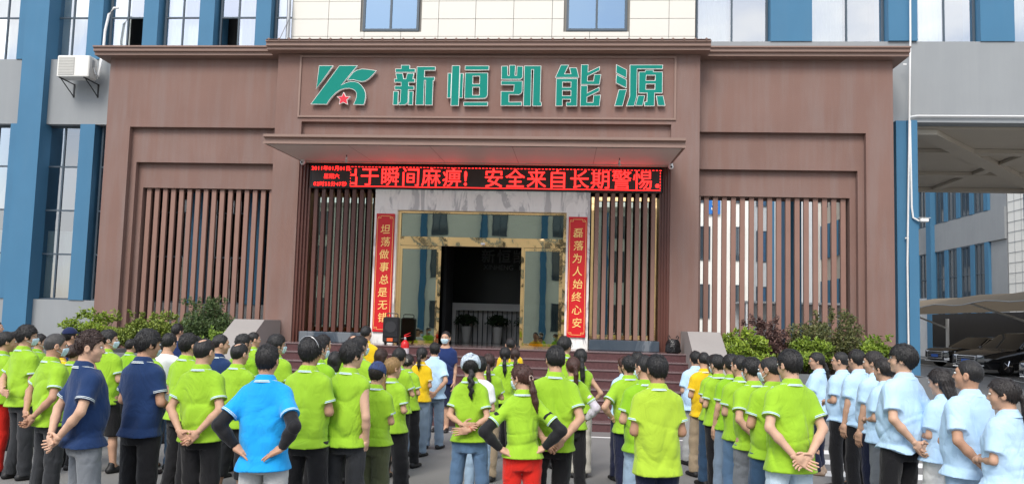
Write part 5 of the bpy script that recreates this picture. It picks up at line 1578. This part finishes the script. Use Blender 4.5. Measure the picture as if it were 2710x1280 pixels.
    if 'armsleeves' in extra or 'palesleeves' in extra:
        for s in (-1, 1):
            sh, el, wr = joints[s][:3]
            def asf(P):
                d = smin(rc(P, sh + (el - sh) * .45, el, .056, .050), smin(rc(P, el, el + (wr - el) * .4, .050, .050), rc_cut(P, el + (wr - el) * .4, el + (wr - el) * .97, .050, .036), .02), .02)
                return d + wrinkle(P, np.random.default_rng(3), 60) * .002
            lo = np.minimum(np.minimum(sh, el), wr) - .08; hi = np.maximum(np.maximum(sh, el), wr) + .08
            V, F = nets(asf, lo, hi, .012)
            link("arm_sleeve", to_mesh("arm_sleeve", V * S, F, cloth('black_sleeve', (.010, .010, .012), .7) if 'armsleeves' in extra else cloth('pale_sleeve', (.62, .58, .66), .8)), root)
    def shell(name, fn, lo, hi, m, hh=.009):
        V, F = nets(fn, lo, hi, hh)
        return link(name, to_mesh(name, place_head(V) * S, F, m), root)
    if 'cap' in extra or 'navycap' in extra:
        col = (.012, .02, .07)
        def cf(P):
            d = np.maximum(skull(P, .026, .015), 1.655 - P[:, 2])
            b = np.maximum(ell(P, (0, .12, 1.662), (.075, .085, .008)), .05 - P[:, 1])
            return np.minimum(d, b)
        shell("cap", cf, (-.13, -.15, 1.63), (.13, .24, 1.80), cloth('cap_navy', col))
    if 'headscarf' in extra:
        def hf(P):
            d = np.abs(skull(P, .022, .008)) - .006 + wrinkle(P, np.random.default_rng(4), 70, (1, 1, .3)) * .005
            return np.maximum(d, np.maximum(np.abs((P[:, 1] + .055) * .75 + (P[:, 2] - 1.66) * .55) - .045, 1.585 - P[:, 2]))
        m = mat('headscarf_print', (.45, .52, .60), .7, var=.95, vscale=38, coord='obj')
        shell("headscarf", hf, (-.13, -.17, 1.56), (.13, .10, 1.80), m)
    if 'bandana' in extra:
        def bf(P):
            return np.maximum(skull(P, .020, .006) + wrinkle(P, np.random.default_rng(4), 60) * .004, 1.625 - .45 * P[:, 1] - P[:, 2] - .02)
        shell("bandana", bf, (-.13, -.15, 1.56), (.13, .13, 1.78), mat('bandana_print', (.03, .05, .14), .8, var=.9, vscale=90, coord='obj'))
    if 'hairband' in extra:
        hb = MB()
        hb.tube([tuple(p * S) for p in place_head(np.array([(.104 * math.cos(a), -.045 - .018 * math.sin(a), 1.625 + .127 * math.sin(a)) for a in np.linspace(.25, math.pi - .25, 15)], np.float32))], .0045 * S, 6)
        hb.build("hairband", mat("silver_band", (.5, .5, .5), .25, metal=.8), root, smooth='all')
    if 'clip' in extra:
        cb = MB()
        for s in (-1, 1):
            for k in range(4):
                cb.tube([tuple(p * S) for p in place_head(np.array([(s * .008, -.125, 1.66 - k * .014), (s * .026, -.150, 1.655 - k * .014), (s * .04, -.128, 1.645 - k * .014)], np.float32))], .004 * S, 5)
        cb.build("hair_clip", mat("pearl_clip", (.65, .60, .50), .3), root, smooth='all')
    if 'tie' in extra:
        tb = MB(); tb.tube([tuple(p * S) for p in place_head(np.array([(0.026 * math.cos(a), -.122, 1.588 + .026 * math.sin(a)) for a in np.linspace(0, 2 * math.pi, 11)], np.float32))], .007 * S, 6)
        tb.build("hair_tie", cloth('hair_tie', (.45, .33, .28)), root, smooth='all')
    if 'badge' in extra:
        bd = MB(); bd.tube([(.075 * S, .138 * S, 1.27 * S), (.075 * S, .146 * S, 1.27 * S)], .022 * S, 14)
        bd.build("chest_badge", mat("badge_white", (.55, .62, .75), .6), so)
    if 'bracelet' in extra:
        wr, el = joints[1][2], joints[1][1]; dv = (el - wr) / np.linalg.norm(el - wr); c = wr + dv * .03
        u = np.cross(dv, [0, 1, 0]); u /= np.linalg.norm(u); v = np.cross(dv, u)
        bb = MB(); bb.tube([tuple((c + (u * math.cos(a) + v * math.sin(a)) * .030) * S) for a in np.linspace(0, 2 * math.pi, 13)], .003 * S, 5)
        bb.build("bracelet", mat("bracelet_red", (.5, .08, .05), .4), root)
    return root

# ------------------------------------------------------------------ the crowd (position and height in metres)
person('person cut off by the left edge at the back, only face and shoulder showing', -9.80, 12.50, 1.741, face=40,turn=30,arms='down',shirt='office',legs='navy',hair='crew')
person('person in green polo and red trousers cut off by the left edge', -6.71, 8.60, 1.677, face=30,arms='folded',shirt='green',legs='red',hair='ponytail',fem=True)
person('person in green polo at far left, left of the masked man in glasses', -7.78, 10.20, 1.634, face=40,arms='down',shirt='green2',legs='black',hair='short')
person('person in green polo with glasses and mask near the left edge, one arm behind', -6.29, 8.50, 1.761, face=22,turn=30,arms=('waist2','down'),shirt='green',legs='charcoal',hair='thick',mask=True,glasses=True,near=True)
person('person whose masked head shows between the man in glasses and the grey haired man', -7.64, 10.60, 1.601, face=45,turn=20,arms='down',shirt='green2',legs='black',hair='short',mask=True)
person('person with cropped grey hair and mask, green polo, hands clasped behind back', -5.12, 7.30, 1.718, face=28,turn=25,arms='behind',shirt='green',legs='charcoal',hair='crew',hcol='grey',mask=True,near=True,w=1.03,skin_i=1)
person('person in a navy cap standing behind the grey haired man', -7.50, 11.00, 1.681, face=30,arms='front',shirt='navytee',legs='navy',hair='short',extra=('cap',))
person('person in a yellow shirt mostly hidden behind the grey haired masked man', -6.90, 10.00, 1.509, face=30,arms='down',shirt='yellow',legs='black',hair='short')
person('person with a brown hair bun in green polo left of the first navy polo', -6.16, 9.20, 1.526, face=20,arms='front',shirt='green',legs='black',hair='bun',hcol='brown',fem=True)
person('person in navy polo and grey trousers, brown spiky hair, hands behind back', -3.94, 6.10, 1.776, face=38,turn=35,arms=('behind2','behind2'),shirt='navy',legs='grey',hair='spiky',hcol='brown',near=True,w=1.0,skin_i=2)
person('person in green polo and black shorts standing between the two navy polos', -5.60, 9.00, 1.728, face=10,turn=40,arms='front',shirt='green',legs='black',fit='shorts',hair='short',mask=True)
person('person whose small head shows just left of the second navy polo man', -6.99, 11.80, 1.521, face=15,arms='front',shirt='green2',legs='black',hair='short')
person('person in navy polo and black trousers with arms held in front', -3.78, 6.60, 1.793, face=10,turn=28,arms='front',shirt='navy',legs='black',hair='thick',near=True,skin_i=1)
person('person in green polo with mask, head behind the shoulder of the second navy polo', -5.05, 9.00, 1.642, face=20,turn=30,arms='front',shirt='green',legs='black',hair='short',mask=True)
person('person in a plain white T-shirt and blue jeans behind the front row', -5.07, 9.40, 1.697, face=12,arms='front',shirt='white',legs='jeans',hair='short',w=1.05)
person('person in yellow hidden behind the white T-shirt', -6.14, 11.20, 1.504, face=10,arms='down',shirt='yellow',legs='black',hair='short',fem=True)
person('tall person at the back whose hair rises before the dark green shrub', -6.76, 12.80, 1.766, face=15,arms='front',shirt='navytee',legs='black',hair='spiky')
person('person in green polo and black trousers between the white T-shirt and the balding man', -4.09, 7.90, 1.740, face=16,turn=15,arms='front',shirt='green',legs='black',hair='short',near=True)
person('person raising a hand to the face behind the green row on the left', -5.19, 10.40, 1.641, face=20,turn=25,arms='raised',shirt='green2',legs='black',hair='short')
person('balding person in green polo, hands clasped behind back over black trousers', -3.23, 6.70, 1.736, face=4,turn=8,arms='behind',shirt='green',legs='black',hair='bald',near=True,w=1.02)
person('person in a navy polo behind the balding man with clasped hands', -4.25, 9.00, 1.715, face=20,turn=25,arms='front',shirt='navy',legs='black',hair='crew')
person('balding person in green polo and cropped dark trousers beside the bright blue polo', -3.41, 7.70, 1.667, face=14,turn=14,arms='front',shirt='green',legs='charcoal',fit='capri',hair='bald',near=True,w=1.03)
person('person in green polo directly behind the balding man in cropped trousers', -4.07, 9.40, 1.716, face=15,turn=15,arms='front',shirt='green2',legs='black',hair='short')
person('person with cropped sides at the back, right of the left cheek wall', -4.81, 11.60, 1.700, face=25,turn=20,arms='front',shirt='green',legs='black',hair='crew')
person('person in bright blue polo with black arm sleeves, hands on hips', -2.28, 5.75, 1.726, face=2,turn=4,arms='hips',shirt='sky',legs='stone',hair='short',near=True,w=1.05,length=.78,extra=('armsleeves',),skin_i=1)
person("person with glasses and mask behind the bright blue polo's right shoulder", -3.44, 9.00, 1.729, face=15,turn=35,arms='front',shirt='green',legs='black',hair='thick',glasses=True,mask=True)
person('person in green polo with a thin silver hairband and black trousers', -2.22, 6.50, 1.768, face=8,turn=10,arms=('front','front'),shirt='green',legs='black',hair='bowl',near=True,extra=('hairband',),skin_i=1)
person('person in green polo whose head shows just right of the hairband wearer', -2.66, 8.20, 1.728, face=18,turn=30,arms='front',shirt='green2',legs='black',hair='short',mask=True)
person('person in green polo at the back before the left granite base', -3.07, 9.70, 1.731, face=18,turn=22,arms='front',shirt='green',legs='black',hair='short')
person('person with a black bob between the hairband wearer and the sleeveless man', -2.76, 9.00, 1.540, face=10,arms='front',shirt='green',legs='black',hair='bob',fem=True)
person('person in green top with sleeves rolled to the shoulder, bare right arm, dark jeans', -1.95, 6.70, 1.746, face=14,turn=25,arms=('front','pocket'),shirt='green',legs='charcoal',hair='thick',near=True,extra=('vest',),skin_i=2)
person('person with thin brown hair at the back behind the bare armed man', -2.97, 10.30, 1.727, face=8,arms='front',shirt='green2',legs='black',hair='bald',hcol='brown')
person("person in green polo close behind the bare armed man's right shoulder", -2.47, 9.00, 1.739, face=20,turn=30,arms='down',shirt='green',legs='black',hair='short',mask=True)
person('tall person in yellow polo at the front before the black loudspeaker', -3.22, 12.20, 1.844, face=5,turn=8,arms='front',shirt='yellow',legs='black',hair='crew')
person('person with brown clipped hair before the black loudspeaker', -2.47, 10.20, 1.552, face=10,arms='front',shirt='green',legs='black',hair='long',hcol='brown',fem=True)
person('person with a navy print bandana, green polo and olive trousers', -1.82, 7.20, 1.537, face=12,turn=10,arms='folded',shirt='green',legs='olive',fit='wide',hair='short',hcol='dark',fem=True,near=True,w=1.14,extra=('bandana',))
person('person with a blond ponytail in green polo and black trousers', -1.80, 8.00, 1.543, face=18,turn=25,arms='front',shirt='green',legs='black',fit='wide',hair='pony_low',hcol='blond',fem=True,w=1.02,near=True,extra=('tie',))
person('person with a long black braid, green polo, bare calves under black cropped trousers', -2.08, 9.40, 1.598, face=18,arms='folded',shirt='green',legs='black',fit='capri',hair='pony_long',fem=True,w=1.05)
person('person with hair held by a pearl clip, green polo, before the yellow shirt', -2.08, 10.20, 1.492, face=12,arms='front',shirt='green',legs='black',hair='bun',hcol='dark',fem=True,extra=('clip',))
person('person in yellow polo with a tied black ponytail before the extinguisher', -2.12, 11.00, 1.560, face=10,arms=('front','front'),shirt='yellow',legs='bluegrey',hair='ponytail',fem=True,extra=('tie',))
person('person in light blue shirt and grey trousers facing the speaker, hands behind back', -2.01, 11.70, 1.614, face=6,arms=('behind','behind'),shirt='office',legs='bluegrey',hair='short',near=True)
person('speaker in navy T-shirt and mask facing the crowd at the foot of the steps', -2.18, 13.50, 1.777, face=186,turn=0,arms=('down','front'),shirt='navytee',legs='navy',fit='shorts',hair='crew',mask=True,near=True,w=1.02,extra=('badge',))
person('person with a print scarf and black braid, arms crossed behind, slim blue jeans', -0.88, 7.25, 1.639, face=3,turn=-8,arms=('waist','waist2'),shirt='green',legs='jeans',fit='slim',hair='braid',fem=True,near=True,extra=('headscarf','bracelet'),mask=True)
person('person in white hidden behind the woman with the braid, light jeans showing', -0.93, 8.30, 1.574, face=2,arms='front',shirt='white',legs='lightjeans',fit='slim',hair='short',fem=True)
person('person in green polo with brown hair and a white clip right of the braid', -0.96, 9.50, 1.557, face=-2,arms='folded',shirt='green',legs='khaki',hair='pony_low',hcol='brown',fem=True)
person('person with a black ponytail in green before the yellow shirt near the steps', -0.89, 11.00, 1.597, face=-4,arms='front',shirt='green',legs='black',hair='pony_low',fem=True)
person('person with a brown ponytail just right of the black ponytail near the steps', -0.82, 11.60, 1.570, face=-6,arms='front',shirt='green2',legs='black',hair='pony_low',hcol='brown',fem=True)
person('broad person in yellow polo standing nearest the steps before the doorway', -0.90, 12.50, 1.709, face=-5,arms='front',shirt='yellow',legs='black',hair='crew',w=1.08)
person('person in green polo and bright red trousers with black arm sleeves, hands on hips', -0.34, 6.60, 1.592, face=-6,turn=-55,arms='hipsw',shirt='green',legs='red',hair='pony_low',hcol='red',fem=True,near=True,mask=True,extra=('armsleeves','tie'),length=.875)
person('broad person in green polo right behind the red trousers, hands clasped behind', -0.14, 6.90, 1.753, face=-4,turn=-4,arms='behind',shirt='green',legs='black',hair='short',near=True,w=1.1)
person('person with glasses behind the broad man, before the right couplet board', -0.02, 10.60, 1.775, face=-5,turn=25,arms='front',shirt='green',legs='black',hair='bowl',glasses=True)
person('person with a reddish ponytail in green polo over pale long sleeves', 0.08, 8.60, 1.584, face=-8,turn=-5,arms='hipsf',shirt='green',legs='black',hair='ponytail',hcol='red',fem=True,extra=('palesleeves',))
person('person in sleeveless green top and cream trousers, bare right elbow out', 0.19, 10.00, 1.638, face=-8,arms=('front','hipsf'),shirt='green',legs='cream',fit='wide',hair='pony_long',fem=True,extra=('vest',))
person('person in light blue with reddish hair behind the man with his elbow out', 0.76, 9.90, 1.551, face=-12,turn=-20,arms='front',shirt='office',legs='navy',hair='bob',hcol='red',fem=True)
person('person in green polo with left elbow out, behind the man with glasses', 0.73, 8.60, 1.621, face=-10,turn=-10,arms=('hipsf','front'),shirt='green',legs='navy',hair='short')
person('person whose dark hair shows above the crew cut of the man in glasses', 0.90, 9.60, 1.624, face=-8,arms='front',shirt='green',legs='black',hair='thick')
person('person with crew cut, glasses and mask in green polo and light jeans', 0.73, 7.20, 1.683, face=-8,turn=-25,arms=('front','front'),shirt='green2',legs='lightjeans',hair='crew',glasses=True,mask=True,near=True,w=1.06)
person('person in faded yellow-green polo and navy trousers, front of right group', 0.77, 6.30, 1.719, face=-3,turn=-22,arms='front',shirt='lime',legs='navy',length=.77,hair='short',near=True,w=1.02,skin_i=3)
person('person in light blue shirt at the back, left of the yellow polo on the right', 1.88, 11.20, 1.619, face=-15,arms='front',shirt='office',legs='stone',hair='short')
person('person in yellow polo and khaki trousers in the right line', 1.84, 10.40, 1.634, face=-14,arms='front',shirt='yellow',legs='khaki',hair='crew')
person('person in green polo and dark jeans directly behind the khaki trousers', 1.86, 9.80, 1.608, face=-16,turn=-10,arms='front',shirt='green',legs='darkjeans',hair='bob',fem=True)
person('person with mask in green polo and black trousers in the right line', 1.84, 9.20, 1.640, face=-18,turn=-18,arms='front',shirt='green',legs='black',hair='short',mask=True,fem=True)
person('person with long black hair in green polo in the middle of right line', 1.85, 8.70, 1.667, face=-18,arms=('down','front'),shirt='green2',legs='bluegrey',hair='pony_long',fem=True)
person('person in green polo and denim cropped trousers in the right line', 1.84, 8.20, 1.678, face=-18,turn=-10,arms='front',shirt='green',legs='jeans',fit='capri',hair='crew')
person('person in green polo and grey trousers with left hand behind the back', 1.82, 7.60, 1.679, face=-18,turn=-15,arms=('behind','down'),shirt='green',legs='grey',hair='short',near=True,mask=True)
person('person with receding hair and mask close behind the broad man at right', 1.81, 6.95, 1.725, face=-14,turn=-35,arms='front',shirt='green',legs='darkjeans',hair='bald_front',mask=True,near=True,skin_i=1)
person('broad person in green polo and pale jeans with hands folded behind, right of centre', 1.86, 6.50, 1.788, face=-10,turn=-28,arms='behind2',shirt='green',legs='paleblue',hair='short',near=True,w=1.1,length=.77,skin_i=2)
person('person in light blue shirt with glasses and ponytail in profile, tan shoes', 3.51, 10.90, 1.656, face=-52,turn=-25,arms='folded',shirt='office',legs='navy',fit='slim',hair='pony_low',fem=True,glasses=True,shoes='tan')
person('person in light blue shirt and black trousers with glasses, second from left in blue group', 3.54, 10.00, 1.699, face=-38,turn=-22,arms='front',shirt='office',legs='black',hair='crew',glasses=True,extra=('curved',))
person('person in light blue shirt whose arms hang down, third in the blue group', 3.48, 9.30, 1.748, face=-30,arms='down',shirt='office',legs='black',hair='short',extra=('curved',))
person('person in light blue shirt and navy trousers in profile, left of the bowl haircut', 3.38, 8.60, 1.751, face=-30,turn=-35,arms='down',shirt='office',legs='navy',hair='pony_low',hcol='dark',extra=('curved',))
person('person in light blue and pale grey trousers hidden behind the bowl haircut', 3.25, 8.00, 1.694, face=-30,arms='front',shirt='office',legs='grey',hair='bun',hcol='dark',fem=True)
person('tall person with black bowl haircut and glasses in light blue shirt', 3.06, 7.30, 1.844, face=-28,turn=-30,arms=('behind','behind'),shirt='office',legs='black',hair='bowl',glasses=True,near=True,extra=('curved',),skin_i=2)
person('person with long hair in light blue shirt and white trousers', 3.34, 7.10, 1.641, face=-22,turn=-10,arms='front',shirt='office',legs='white',hair='long',hcol='dark',fem=True,near=True)
person('person with crew cut in light blue shirt and light jeans, left hand behind back', 3.26, 6.45, 1.752, face=-20,turn=-28,arms=('behind2','front'),shirt='office',legs='lightjeans',hair='crew',near=True,w=1.05,skin_i=1)
person('person with long ponytail in light blue shirt at the right edge', 3.25, 5.90, 1.637, face=-26,turn=-35,arms='front',shirt='office',legs='black',hair='pony_long',hcol='dark',fem=True,near=True)
